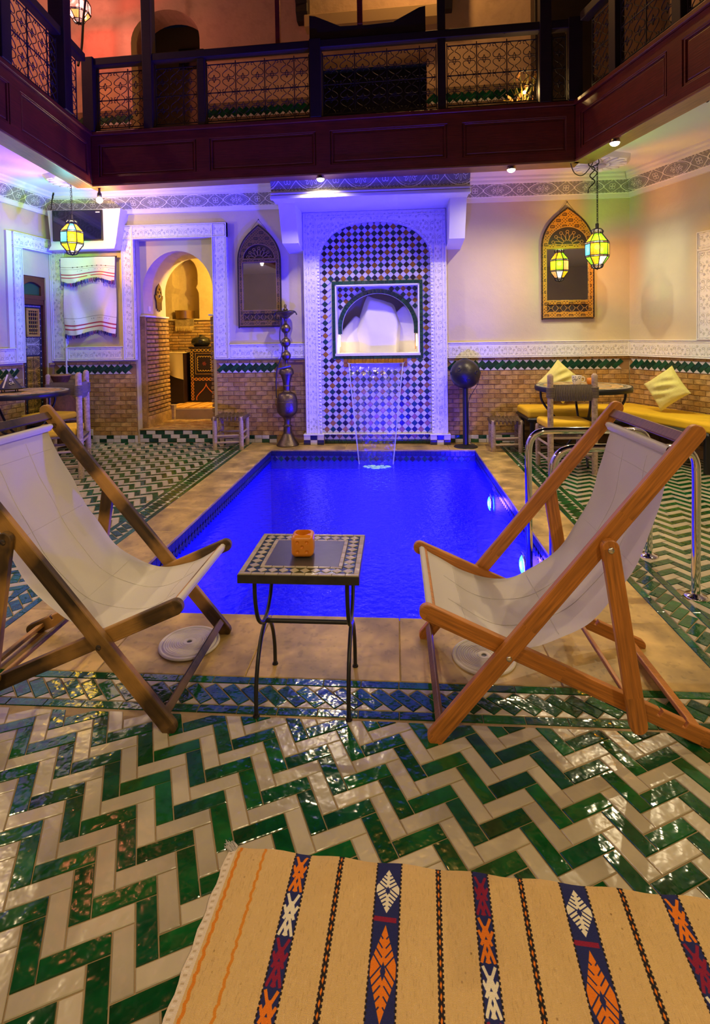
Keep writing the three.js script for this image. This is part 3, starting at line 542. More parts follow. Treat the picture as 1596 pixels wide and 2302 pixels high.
  const inner = poly([[L, ay - 0.07], [acx - ar, ay - 0.07], ...Array.from({ length: 25 }, (_, i) => [acx - Math.cos(PI * i / 24) * ar, ay + Math.sin(PI * i / 24) * ar * 0.98]), [acx + ar, ay - 0.07], [R, ay - 0.07], [R, Tt], [L, Tt]]);
  part('arch_panel', ext(inner, 0.05, 0, 24).translate(0, 0, zb - 0.052), std({ color: lin(0.5, 0.47, 0.46), roughness: 0.9 }), f);
  for (let j = 0; j < 12; j++) for (let i = 0; i < 15; i++) for (const k of [0, 0.5]) {
    const x = L + 0.045 + (i + k) * p * 0.93, y = Tt - 0.045 - (j + k) * p * 0.93; if (x > R - 0.02 || y < ay) continue;
    if (((x - acx) / (ar + 0.075)) ** 2 + ((y - ay) / (ar + 0.06)) ** 2 < 1) continue;
    part(k ? 'niche_white_diamond' : 'niche_diamond', dia[0], k ? pick(Z.white) : pick([Z.dark, Z.green, Z.orange][(i + 2 * j) % 3]), f).position.set(x, y, zb + 0.006);
  }
  const at = wallTile(rectPts(0.056, 0.05), 0.02, 0.002);
  for (let i = 0; i < 31; i++) { const t = lerp(0.0, PI, i / 30), m = part('arch_tile', at, pick(TEAL), f); m.position.set(acx + Math.cos(t) * (ar + 0.03), ay + Math.sin(t) * (ar + 0.03) * 0.98, zb + 0.016); m.rotation.z = t; }
  for (const sx of [-1, 1]) part('arch_tile', at, pick(TEAL), f).position.set(acx + sx * (ar + 0.03), ay - 0.045, zb + 0.016);
  // orange course, spout lip
  const ot = wallTile(rectPts(0.046, 0.05), 0.02, 0.002);
  for (let i = 0; i < 17; i++) part('orange_tile', ot, pick(Z.orange), f).position.set(-0.645 + i * 0.0485, 1.08, zt + 0.012);
  for (const sx of [-0.645, -0.597, 0.083, 0.131]) part('orange_tile', ot, pick(Z.orange), f).position.set(sx, 1.027, zt + 0.012);
  part('spout_lip', join([rext(-0.61, 0.12, 1.048, 1.056, zt - 0.02, zt + 0.12, 0.003, 1), rext(-0.61, -0.602, 1.048, 1.072, zt - 0.02, zt + 0.12, 0.002, 1), rext(0.112, 0.12, 1.048, 1.072, zt - 0.02, zt + 0.12, 0.002, 1)]), M.steel, f);
  // white rocks: blocks cut by planes, softened
  const rock = (pos, size, planes, sd) => {
    const g = new THREE.SphereGeometry(1, 56, 40), a = g.attributes.position;
    for (let i = 0; i < a.count; i++) {
      const d = V(a.getX(i), a.getY(i), a.getZ(i)).normalize(); let r = 0, k = 26;
      for (const [x, y, z, o] of planes) { const q = Math.max(0, (d.x * x + d.y * y + d.z * z) / Math.hypot(x, y, z) / o); r += q ** k; }
      r = 1 / Math.max(r, 1e-6) ** (1 / k); r = Math.min(r, 1.7);
      r *= 1 + 0.05 * (fbm(d.x * 0.5 + 0.5, d.y * 0.5 + d.z * 0.21 + 0.5, 5, 3, sd) - 0.5);
      a.setXYZ(i, pos[0] + d.x * r * size[0], pos[1] + d.y * r * size[1], pos[2] + d.z * r * size[2]);
    }
    g.computeVertexNormals(); return metric(g);
  };
  part('rock', rock([-0.21, 1.44, -7.3], [0.30, 0.42, 0.17], [[0.25, 1, 0.1, 1], [-1, 0.5, 0.2, 0.9], [1, 0.55, 0.1, 0.95], [-0.9, -0.15, 0.5, 0.8], [1, -0.1, 0.2, 0.88], [0.25, 0.55, 1, 0.75], [0.1, -0.35, 1, 0.85], [0, -1, 0, 1], [0, 0, -1, 1]], 5), M.white, f);
  part('rock', rock([-0.52, 1.29, -7.44], [0.30, 0.33, 0.15], [[-1, 1, 0.1, 0.9], [0.6, 1, 0, 1], [-1, 0.1, 0.3, 1], [1, 0, 0, 1], [0.1, 0.5, 1, 0.8], [0, -0.3, 1, 0.8], [0, -1, 0, 1], [0, 0, -1, 1]], 6), M.white, f);
  part('rock', rock([0.14, 1.33, -7.46], [0.26, 0.44, 0.15], [[0.7, 1, 0.1, 0.92], [-0.5, 1, 0, 1], [1, 0.2, 0.2, 0.9], [-1, 0, 0, 1], [0.2, 0.4, 1, 0.8], [0, -0.3, 1, 0.85], [0, -1, 0, 1], [0, 0, -1, 1]], 7), M.white, f);
  // strip lamps up both jambs
  for (const [x, sx] of [[L + 0.03, 1], [R - 0.03, -1]]) {
    part('strip_lamp', new THREE.CapsuleGeometry(0.009, 0.14, 4, 10).translate(x, 1.34, -7.13), GLOW_TUBE, f);
    part('lamp_clip', rext(x - 0.02, x - 0.008, 1.22, 1.46, -7.15, -7.125, 0.003, 1), sx > 0 ? M.white : M.terracotta, f);
    bulbLight(x + sx * 0.03, 1.27, -7.10, POWER.niche, lin(1, 0.72, 0.25), 2);
  }

  // water falling from the lip into the pool
  const fall = thing('waterfall', 'clear sheet of water falling from the wall fountain into the pool', 'waterfall', [0, 0, 0]);
  const wm = phy({ color: lin(0.97, 0.98, 1), roughness: 0.26, transmission: 1, thickness: 0, ior: 1.6, bumpMap: T.ripple, bumpScale: 0.03 });
  const rim = phy({ color: lin(0.85, 0.9, 1), roughness: 0.35, transmission: 0.75, thickness: 0, ior: 1.33 });
  const path = (t) => { const y = lerp(1.058, -0.142, t), z = -6.805 + 0.40 * Math.sqrt(t); return [y, z, lerp(0.345, 0.205, t ** 0.9)]; };
  const ni = 24, nj = 40, pos = [], uv = [], idx = [];
  for (let j = 0; j <= nj; j++) { const [y, z, hwid] = path(j / nj); for (let i = 0; i <= ni; i++) { const u = i / ni * 2 - 1; pos.push(-0.245 + u * hwid, y, z + 0.012 * Math.sin(u * 5 + j * 0.15) + 0.02 * (1 - u * u)); uv.push(u * 0.12, y * 0.35); } }
  for (let j = 0; j < nj; j++) for (let i = 0; i < ni; i++) { const a = j * (ni + 1) + i, b = a + ni + 1; idx.push(a, b, a + 1, b, b + 1, a + 1); }
  const g = new THREE.BufferGeometry(); g.setAttribute('position', new THREE.BufferAttribute(new Float32Array(pos), 3)); g.setAttribute('uv', new THREE.BufferAttribute(new Float32Array(uv), 2)); g.setIndex(idx); g.computeVertexNormals();
  part('sheet', g, wm, fall);
  for (const sx of [-1, 1]) part('edge_stream', tube(Array.from({ length: 9 }, (_, k) => { const [y, z, q] = path(k / 8); return [-0.245 + sx * q, y, z + 0.01]; }), 0.0075, 30, 8), rim, fall);
  // foam where it lands
  const foam = []; for (let k = 0; k < 90; k++) { const a = rr(0, 6.28), d = Math.sqrt(rnd()); foam.push(ball(rr(0.006, 0.016), 0, 0, 0, 6).scale(1.6, 0.45, 1).translate(-0.23 + Math.cos(a) * d * 0.16, POOL.water + 0.003, -6.24 + Math.sin(a) * d * 0.09)); }
  const fm = single('foam_patch', join(foam), std({ color: lin(0.35, 0.75, 0.95), roughness: 0.4 }), 'pale foam patch on the pool where the falling water lands', 'foam'); fm.userData.kind = 'stuff';
}

// ---------------------------------------------------------------- upper gallery: balcony beams, railings, walls
const UP = V(0, 1, 0);
// scroll motif of the wrought iron panels, one cell 0.165 wide and 0.34 high
const scrollGeo = (() => {
  const q = [[0.046, 0.128], [0.056, 0.126], [0.06, 0.138], [0.05, 0.152], [0.034, 0.146], [0.03, 0.128], [0.006, 0.098], [0.03, 0.078], [0.055, 0.05], [0.056, 0.024], [0.034, 0.008], [0.01, 0.016], [0.001, 0.042]];
  const l = []; for (const sx of [-1, 1]) for (const sy of [-1, 1]) l.push(tube(q.map((p) => [p[0] * sx * 1.18, p[1] * sy * 1.08, 0]), 0.0042, 30, 5));
  l.push(tube([[-0.018, 0, 0], [0, 0.012, 0], [0.018, 0, 0], [0, -0.012, 0]], 0.004, 12, 5, true));
  return join(l);
})();
// one side of the balcony, from a to b along the edge of the open well: beam with panels, posts, rail and iron panels
function balconySide(a, b, posts, panelCuts, label, crest) {
  const L = Math.hypot(b[0] - a[0], b[1] - a[1]), turn = -Math.atan2(b[1] - a[1], b[0] - a[0]);
  const beam = struct('balcony_beam'); beam.position.set(a[0], 0, a[1]); beam.rotation.y = turn;
  part('beam_core', rext(-0.02, L + 0.02, 3.2, 3.81, -0.12, -0.02, 0.008, 1), M.beam, beam);
  part('underside_board', rext(-0.05, L + 0.05, 3.185, 3.21, -0.2, 0.005, 0.006, 1), M.beamEdge, beam);
  part('rail_shelf', rext(-0.02, L + 0.02, 3.765, 3.81, -0.13, 0.03, 0.008, 1), M.beam, beam);
  part('lower_rail', rext(0, L, 3.205, 3.30, -0.03, 0.0, 0.006, 1), M.beam, beam);
  part('upper_rail', rext(0, L, 3.66, 3.765, -0.03, 0.0, 0.006, 1), M.beam, beam);
  let prev = 0;
  for (const c of [...panelCuts, L]) {
    part('stile', rext(prev - (prev ? 0.07 : 0), prev + 0.09, 3.29, 3.67, -0.03, 0.0, 0.006, 1), M.beam, beam);
    const x0 = prev + 0.1, x1 = c - 0.08; part('panel', rext(x0 + 0.03, x1 - 0.03, 3.33, 3.63, -0.035, -0.012, 0.01, 2), M.beam, beam);
    part('panel_moulding', join([rext(x0, x1, 3.295, 3.315, -0.03, -0.004, 0.006, 1), rext(x0, x1, 3.645, 3.665, -0.03, -0.004, 0.006, 1), rext(x0, x0 + 0.02, 3.3, 3.66, -0.03, -0.004, 0.006, 1), rext(x1 - 0.02, x1, 3.3, 3.66, -0.03, -0.004, 0.006, 1)]), M.beam, beam);
    prev = c;
  }
  part('stile', rext(L - 0.09, L, 3.29, 3.67, -0.03, 0.0, 0.006, 1), M.beam, beam);
  if (!label) return null;
  const r = thing('balcony_railing', label, 'railing', [a[0], 0, a[1]], turn);
  const e0 = crest ? 0 : 0.17, e1 = crest ? L : L - 0.17, bounds = [e0, ...posts.map((p) => p[0]), e1];
  for (const [x, w, top] of crest ? [[0, 0.14, 4.66], ...posts, [L, 0.14, 4.66]] : posts) part('post', rext(x - w / 2, x + w / 2, 3.81, top, -0.03 - w / 2, -0.03 + w / 2, 0.008, 1), M.darkWood, r);
  part('top_rail', rext(e0 - 0.05, e1 + 0.05, 4.56, 4.65, -0.08, 0.02, 0.012, 2), M.darkWood, r);
  part('bottom_rail', rext(e0, e1, 3.811, 3.835, -0.05, -0.01, 0.004, 1), M.darkWood, r);
  for (let i = 0; i < bounds.length - 1; i++) {
    const wl = i ? posts[i - 1][1] / 2 : 0.07, wr = i < posts.length ? posts[i][1] / 2 : 0.07, x0 = bounds[i] + wl + 0.015, x1 = bounds[i + 1] - wr - 0.015, w = x1 - x0, n = Math.max(1, Math.round(w / 0.165));
    const p = sub('iron_panel', r, [x0, 3.84, -0.03]), H = 0.68, fr = [[0, 0.02], [0, H - 0.03], [0, H / 2 - 0.005]].map(([, y]) => rext(0, w, y - 0.005, y + 0.005, -0.005, 0.005, 0.002, 1));
    for (let k = 0; k <= n; k += 1) if (k % 2 === 0 || k === n) fr.push(rext(k * w / n - 0.005, k * w / n + 0.005, 0, H, -0.005, 0.005, 0.002, 1));
    part('frame_bars', join(fr), M.iron, p);
    for (let k = 0; k < n; k++) for (const y of [0.177, 0.492]) { const m = part('scroll', scrollGeo, M.iron, p); m.position.set((k + 0.5) * w / n, y, 0); m.scale.set(w / n / 0.165, 0.93, 1); }
  }
  if (crest) {
    const [c0, c1] = crest, m = (c0 + c1) / 2;
    const s = poly([[c0, 4.6], [c1, 4.6], [c1, 4.93], [c1 - 0.06, 4.92], [c1 - 0.34, 4.79], [m, 4.78], [c0 + 0.34, 4.79], [c0 + 0.06, 4.92], [c0, 4.93]]);
    part('crest_board', ext(s, 0.05, 0.004).translate(0, 0, -0.07), M.darkWood, r);
  }
  return r;
}
balconySide(OPEN[0], OPEN[1], [[0.72, 0.115, 6.6], [1.35, 0.085, 4.66], [2.66, 0.125, 4.66], [4.03, 0.085, 6.6], [5.1, 0.12, 6.6]], [1.34, 2.72, 4.15], 'dark timber balcony railing with iron scroll panels above the fountain side', [2.60, 3.86]);
balconySide(OPEN[3], OPEN[0], [[1.3, 0.1, 4.66], [2.6, 0.1, 4.66], [3.9, 0.1, 4.66], [5.45, 0.14, 4.66], [6.49, 0.16, 6.6]], [1.4, 2.8, 4.2, 5.6], 'balcony railing with iron scroll panels along the left side of the court');
balconySide(OPEN[1], OPEN[2], [[0.62, 0.1, 4.66], [1.4, 0.1, 4.66], [2.8, 0.1, 4.66], [4.2, 0.1, 4.66], [5.6, 0.1, 4.66]], [1.35, 2.8, 4.2, 5.6], 'balcony railing with iron scroll panels along the right side of the court');
balconySide(OPEN[2], OPEN[3], [], [2.1, 4.2]);
// slim posts and struts that carry the roof above the rail
for (const [x, w] of [[-1.25, 0.055], [-0.335, 0.06]]) { const z = lerp(OPEN[0][1], OPEN[1][1], (x - OPEN[0][0]) / 5.39) - 0.03; single('roof_post', rext(-w / 2, w / 2, x < -1 ? 4.65 : 4.79, 6.6, -w / 2, w / 2, 0.006, 1), M.beam, x < -1 ? 'slim reddish roof post on the balcony rail, left of the crest board' : 'slim reddish roof post rising from the middle of the crest board', 'post', [x, 0, z]); }

// upper walls: rose plaster, a tiled dado, an arched recess, a wide window with a sill
const upper = struct('wall_upper');
{
  const pink = std({ color: lin(0.55, 0.36, 0.24), roughness: 0.92, map: T.mottle, bumpMap: T.plaster, bumpScale: 0.006 });
  const zl = -7.1, zr = -6.78, tz = Math.atan2(zr - zl, 7.5);
  const g = sub('back_wall', upper, [-4.7, 0, zl]); g.rotation.y = -tz;
  const s = poly([[-1.2, DECK], [8.4, DECK], [8.4, 6.7], [-1.2, 6.7]]);
  const arch = (c, r, y0, ysp, h) => new THREE.Path([[c - r, y0], ...Array.from({ length: 19 }, (_, i) => [c - Math.cos(PI * i / 18) * r, ysp + Math.sin(PI * i / 18) * h]), [c + r, y0]].map((p) => new THREE.Vector2(...p)));
  s.holes.push(arch(1.70, 0.48, DECK + 0.01, 5.38, 0.40)); s.holes.push(rectPath(3.75, DECK + 0.01, 5.15, 5.0));
  part('plaster', ext(s, 0.35, 0, 24).translate(0, 0, -0.35), pink, g);
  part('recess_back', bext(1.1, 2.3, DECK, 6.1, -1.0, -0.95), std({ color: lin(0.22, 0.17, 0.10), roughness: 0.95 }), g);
  part('recess_door', bext(1.48, 1.78, 5.46, 5.75, -0.94, -0.9), M.darkWood, g);
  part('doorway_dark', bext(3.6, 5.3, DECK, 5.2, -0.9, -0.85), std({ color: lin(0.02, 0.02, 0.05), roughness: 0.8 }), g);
  part('ledge', rext(3.62, 5.28, 5.30, 5.46, -0.02, 0.16, 0.01, 1), std({ color: lin(0.5, 0.33, 0.16), roughness: 0.9 }), g);
  part('dado', join([bext(-0.6, 1.21, DECK, 4.50, -0.02, 0.012), bext(2.19, 3.74, DECK, 4.50, -0.02, 0.012), bext(5.16, 8.2, DECK, 4.50, -0.02, 0.012)]), std({ color: lin(0.30, 0.19, 0.11), roughness: 0.9, map: T.brick }), g);
  part('wainscot_line', join([rext(2.19, 3.74, 5.06, 5.075, 0, 0.01, 0.003, 1)]), pink, g);
  const sl = wallTile([[-0.074, -0.03], [-0.032, -0.064], [0.074, 0.03], [0.032, 0.064]], 0.014, 0.0015), tri = wallTile([[-0.041, 0], [0.041, 0], [0, 0.041]], 0.012, 0.001);
  for (const [a, b] of [[0.3, 1.2], [2.25, 3.7], [5.2, 7.4]]) for (let x = a; x < b; x += 0.086) { part('slant_tile', sl, pick(TEAL), g).position.set(x, 4.37, 0.02); part('white_triangle', tri, Z.white[0], g).position.set(x + 0.011, 4.303, 0.018); }
  // corbels under the roof
  for (const x of [3.52, 5.32]) part('corbel', ext(poly([[0, 5.42], [0.1, 5.42], [0.16, 5.5], [0.16, 5.6], [0.22, 5.68], [0.22, 6.6], [0, 6.6]]), 0.14, 0.006).rotateY(-PI / 2).translate(x + 0.14, 0, 0), M.darkWood, g);
  // dark cupboard-like wall block at the right-hand corner
  part('corner_block', rext(6.42, 7.1, DECK, 6.65, -0.05, 0.22, 0.01, 1), M.darkWood, g);
  // side walls and gallery roof
  part('left_wall', bext(-6.0, -5.3, DECK, 6.7, -7.6, 2.4), pink, upper);
  part('right_wall', (() => { const q = poly([[3.05, 7.4], [3.3, 7.4], [6.6, -2.2], [6.3, -2.2]]); return ext(q, 2.9).rotateX(-PI / 2).translate(0, DECK, 0); })(), pink, upper);
  const top = poly([[-6, 7.6], [7, 7.6], [7, -2.36], [-6, -2.36]]); top.holes.push(new THREE.Path(grown(OPEN, 0.13).map((p) => new THREE.Vector2(p[0], -p[1]))));
  part('gallery_roof', ext(top, 0.2).rotateX(-PI / 2).translate(0, 6.6, 0), M.darkWood, upper);
  for (const [x0, x1, z] of [[2.55, 2.78, -4.9], [3.0, 3.35, -4.0]]) part('right_pier', rext(x0 + 0.5, x1 + 0.62, DECK, 6.6, z - 0.25, z, 0.01, 1), M.darkWood, upper);
}

// ---------------------------------------------------------------- deck chairs (own x: seat front at the low end, back rising towards +x)
function deckChair(name, label, wood, woodDark, clothMat, bolts, sag) {
  const c = thing(name, label, 'deck chair');
  const zA = 0.315, zB = 0.285, zC = 0.345;
  const A0 = [-0.452, 0.018], A1 = [0.402, 1.065], B0 = [-0.475, 0.437], B1 = [0.485, 0.012], C0 = [0.118, 0.695], C1 = [0.208, 0.105];
  const rail = (p, q, z, w, name2, extra) => {   // flat rail with rounded ends in the chair's side plane
    const dx = q[0] - p[0], dy = q[1] - p[1], L = Math.hypot(dx, dy), r = w / 2, s = new THREE.Shape();
    s.absarc(0, 0, r, PI / 2, 3 * PI / 2, false); s.lineTo(L, -r); s.absarc(L, 0, r, -PI / 2, PI / 2, false);
    if (extra) for (const n of extra) { s.lineTo(n + 0.012, r); s.lineTo(n + 0.006, r - 0.02); s.lineTo(n - 0.008, r - 0.02); s.lineTo(n - 0.004, r); }
    s.lineTo(0, r);
    const g = ext(s, 0.02, 0.003, 10).translate(0, 0, -0.01); g.rotateZ(Math.atan2(dy, dx)).translate(p[0], p[1], z);
    return part(name2, g, wood, c);
  };
  for (const s of [-1, 1]) {
    rail(A0, A1, s * zA, 0.052, 'back_rail');
    rail(B0, B1, s * zB, 0.050, 'seat_rail', [0.93, 0.84, 0.75]);
    rail(C0, C1, s * zC, 0.050, 'prop_strut');
    part('bolt', new THREE.SphereGeometry(0.011, 12, 8).scale(1, 1, 0.5).translate(C0[0], C0[1] - 0.005, s * (zC + 0.014)), bolts, c);
    part('bolt', new THREE.SphereGeometry(0.010, 12, 8).scale(1, 1, 0.5).translate(-0.205, 0.303, s * (zA + 0.014)), bolts, c);
  }
  const cross = (x, y, half, w, h, name2, ax, mat = woodDark) => { const g = rbox(w, h, half * 2, 0, 0, 0, 0.005).rotateZ(ax).translate(x, y, 0); part(name2, g, mat, c); };
  const aA = Math.atan2(A1[1] - A0[1], A1[0] - A0[0]), aB = Math.atan2(B1[1] - B0[1], B1[0] - B0[0]);
  cross(A1[0] - 0.02, A1[1] - 0.022, zA, 0.04, 0.016, 'head_bar', aA);
  part('canvas_rod', cyl(0.012, 0.012, zA * 2, 0, 0, 0, 14).rotateX(PI / 2).translate(0.357, 0.995, 0), wood, c);
  cross(-0.438, 0.062, zA, 0.03, 0.016, 'foot_bar', aA);
  cross(B0[0] + 0.015, B0[1] - 0.006, zB, 0.03, 0.022, 'front_bar', aB, wood);
  cross(B1[0] - 0.045, B1[1] + 0.022, zB, 0.045, 0.018, 'tail_bar', aB, wood);
  cross(C1[0] - 0.01, C1[1] + 0.055, zC, 0.02, 0.016, 'prop_bar', Math.atan2(C1[1] - C0[1], C1[0] - C0[0]), wood);
  // canvas sling
  const curve = new THREE.CatmullRomCurve3([[0.345, 0.978], [0.335, 1.004], [0.357, 1.0105], [0.366, 1.002], [0.345, 0.93], ...sag, [-0.445, 0.43], [-0.463, 0.449], [-0.478, 0.443], [-0.474, 0.42]].map((p) => V(p[0], p[1], 0)), false, 'centripetal');
  const nu = 22, nv = 120, pos = [], uv = [], idx = [];
  for (let j = 0; j <= nv; j++) { const t = j / nv, p = curve.getPointAt(t), tg = curve.getTangentAt(t), nrm = V(-tg.y, tg.x, 0);
    for (let i = 0; i <= nu; i++) { const u = i / nu * 2 - 1, body = clamp((t - 0.1) * 9, 0, 1) * clamp((0.93 - t) * 9, 0, 1), sag = body * (0.016 * (1 - u * u) - 0.004 + 0.003 * Math.sin(u * 9 + t * 5) + 0.003 * Math.sin(t * 34 + u * 2)), hz = lerp(0.262, 0.268, t);
      pos.push(p.x + nrm.x * sag, p.y + nrm.y * sag, u * hz); uv.push(t * 1.35, u * 0.265); } }
  for (let j = 0; j < nv; j++) for (let i = 0; i < nu; i++) { const a = j * (nu + 1) + i, b = a + nu + 1; idx.push(a, b, a + 1, b, b + 1, a + 1); }
  const g = new THREE.BufferGeometry(); g.setAttribute('position', new THREE.BufferAttribute(new Float32Array(pos), 3)); g.setAttribute('uv', new THREE.BufferAttribute(new Float32Array(uv), 2)); g.setIndex(idx); g.computeVertexNormals();
  const sling = part('canvas_sling', g, clothMat, c);
  // stitched seams as thin ridges on the cloth
  const seam = [], at = (t, u) => { const k = Math.round(t * nv), i = Math.round((u + 1) / 2 * nu), n = (k * (nu + 1) + i) * 3; return [pos[n], pos[n + 1] + 0.0008, pos[n + 2]]; };
  for (const u of [-0.34, 0.34]) seam.push(tube(Array.from({ length: 30 }, (_, k) => at(0.09 + k * 0.028, u)), 0.001, 90, 5));
  for (const t of [0.13, 0.36, 0.62, 0.86]) seam.push(tube(Array.from({ length: 12 }, (_, k) => at(t, -0.95 + k * 1.9 / 11)), 0.001, 40, 5));
  part('seam', join(seam), clothMat, sling);
  return c;
}
const chairR = deckChair('deck_chair', 'orange-brown wooden deck chair with grey-white canvas and shiny bolts, right of the small table', M.teak, M.teakDark, M.clothGrey, M.steel, [[0.29, 0.71], [0.2, 0.53], [0.1, 0.41], [0.0, 0.345], [-0.09, 0.31], [-0.19, 0.308], [-0.29, 0.345], [-0.385, 0.395]]);
chairR.position.set(0.575, 0, -2.135);
const chairL = deckChair('deck_chair', 'weathered dark-stained wooden deck chair with cream canvas, left of the small table', M.teakWorn, M.teakWornDark, M.cloth, M.teakWornDark, [[0.276, 0.79], [0.174, 0.60], [0.048, 0.435], [-0.079, 0.355], [-0.2, 0.335], [-0.31, 0.355], [-0.40, 0.40]]);
chairL.position.set(-1.275, 0, -2.13); chairL.rotation.y = PI;

// ---------------------------------------------------------------- small mosaic table between the chairs, orange candle pot on it
{
  const t = thing('side_table', 'small low iron table with a green and white mosaic top by the pool', 'table', [-0.358, 0, -2.062]);
  const H = 0.55, w = 0.442, d = 0.398;
  part('table_top', rext(-w / 2, w / 2, H - 0.034, H - 0.002, -d / 2, d / 2, 0.003, 1), std({ color: lin(0.035, 0.028, 0.022), roughness: 0.6, map: T.brick }), t);
  part('slate_centre', rext(-w / 2 + 0.082, w / 2 - 0.082, H - 0.01, H + 0.0012, -d / 2 + 0.075, d / 2 - 0.075, 0.001, 1), M.darkStone, t);
  part('green_inlay', join([rext(-w / 2 + 0.022, w / 2 - 0.022, H - 0.01, H - 0.0006, -d / 2 + 0.02, -d / 2 + 0.062, 0.0005, 1), rext(-w / 2 + 0.022, w / 2 - 0.022, H - 0.01, H - 0.0006, d / 2 - 0.062, d / 2 - 0.02, 0.0005, 1), rext(-w / 2 + 0.022, -w / 2 + 0.066, H - 0.01, H - 0.0006, -d / 2 + 0.06, d / 2 - 0.06, 0.0005, 1), rext(w / 2 - 0.066, w / 2 - 0.022, H - 0.01, H - 0.0006, -d / 2 + 0.06, d / 2 - 0.06, 0.0005, 1)]), glazed(lin(0.012, 0.045, 0.022), 0.2), t);
  const put = (pts, x, z) => { const m = part('mosaic_tile', tileGeo(pts, 0.006, 0.0012, [rr(0, 3), rr(0, 3)]), pick(IVORY), t); m.position.set(x, H + 0.0015 + rr(-0.0003, 0.0003), z); };
  const strip = (x0, x1, z0, z1, n, alongX) => { for (let i = 0; i < n; i++) { const a = i / n, b = (i + 1) / n; if (alongX) put(rectPts((x1 - x0) / n - 0.0014, z1 - z0 - 0.001), lerp(x0, x1, (a + b) / 2), (z0 + z1) / 2); else put(rectPts(x1 - x0 - 0.001, (z1 - z0) / n - 0.0014), (x0 + x1) / 2, lerp(z0, z1, (a + b) / 2)); } };
  for (const s of [-1, 1]) {
    strip(-w / 2 + 0.002, w / 2 - 0.002, s > 0 ? d / 2 - 0.019 : -d / 2 + 0.002, s > 0 ? d / 2 - 0.002 : -d / 2 + 0.019, 9, true);
    strip(s > 0 ? w / 2 - 0.021 : -w / 2 + 0.002, s > 0 ? w / 2 - 0.002 : -w / 2 + 0.021, -d / 2 + 0.02, d / 2 - 0.02, 8, false);
    strip(-w / 2 + 0.068, w / 2 - 0.068, s > 0 ? d / 2 - 0.076 : -d / 2 + 0.063, s > 0 ? d / 2 - 0.063 : -d / 2 + 0.076, 7, true);
    strip(s > 0 ? w / 2 - 0.083 : -w / 2 + 0.067, s > 0 ? w / 2 - 0.067 : -w / 2 + 0.083, -d / 2 + 0.077, d / 2 - 0.077, 6, false);
    const dz = [[0.0185, 0], [0, 0.019], [-0.0185, 0], [0, -0.019]];
    for (let i = 0; i < 10; i++) put(dz, lerp(-w / 2 + 0.044, w / 2 - 0.044, i / 9), s * (d / 2 - 0.041));
    for (let i = 1; i < 8; i++) put([[0.0205, 0], [0, 0.0185], [-0.0205, 0], [0, -0.0185]], s * (w / 2 - 0.044), lerp(-d / 2 + 0.041, d / 2 - 0.041, i / 8));
  }
  for (const s of [-1, 1]) {
    const x = s * 0.172;
    part('upper_bow', tube([[x, H - 0.03, 0.145], [x, 0.42, 0.138], [x, 0.335, 0.10], [x, 0.29, 0.04], [x, 0.282, 0], [x, 0.29, -0.04], [x, 0.335, -0.10], [x, 0.42, -0.138], [x, H - 0.03, -0.145]], 0.008, 48, 10), M.black, t);
    part('leg_bow', tube([[x, 0.006, 0.158], [x, 0.10, 0.152], [x, 0.19, 0.115], [x, 0.25, 0.055], [x, 0.27, 0], [x, 0.25, -0.055], [x, 0.19, -0.115], [x, 0.10, -0.152], [x, 0.006, -0.158]], 0.008, 48, 10), M.black, t);
    for (const z of [-0.158, 0.158]) part('foot', cyl(0.011, 0.013, 0.008, x, 0.004, z, 14), M.iron, t);
  }
  part('stretcher', tube([[-0.172, 0.276, 0], [0.172, 0.276, 0]], 0.009, 4, 10), M.black, t);
  // candle pot like a die: rounded cube, round well, five dimples a side
  const ev = new Evaluator(); ev.attributes = ['position', 'normal'];
  const clean = (g) => { for (const k of Object.keys(g.attributes)) if (!['position', 'normal'].includes(k)) g.deleteAttribute(k); return g; };
  let b = new Brush(clean(new RoundedBoxGeometry(0.086, 0.086, 0.086, 6, 0.019))); b.updateMatrixWorld();
  const cut = (g) => { const k = new Brush(clean(g)); k.updateMatrixWorld(); b = ev.evaluate(b, k, SUBTRACTION); };
  cut(new THREE.CylinderGeometry(0.031, 0.029, 0.1, 36).translate(0, 0.03, 0));
  for (const [x, y] of [[-0.018, 0.017], [0.018, 0.017], [0, 0], [-0.018, -0.019], [0.018, -0.019]]) cut(new THREE.SphereGeometry(0.0078, 12, 10).translate(x, y, 0.0455));
  single('candle_pot', metric(b.geometry), M.orangeGlaze, 'orange glazed ceramic candle pot shaped like a die, on the small mosaic table', 'candle holder', [-0.368, H + 0.0455, -2.045], 0.06);
}

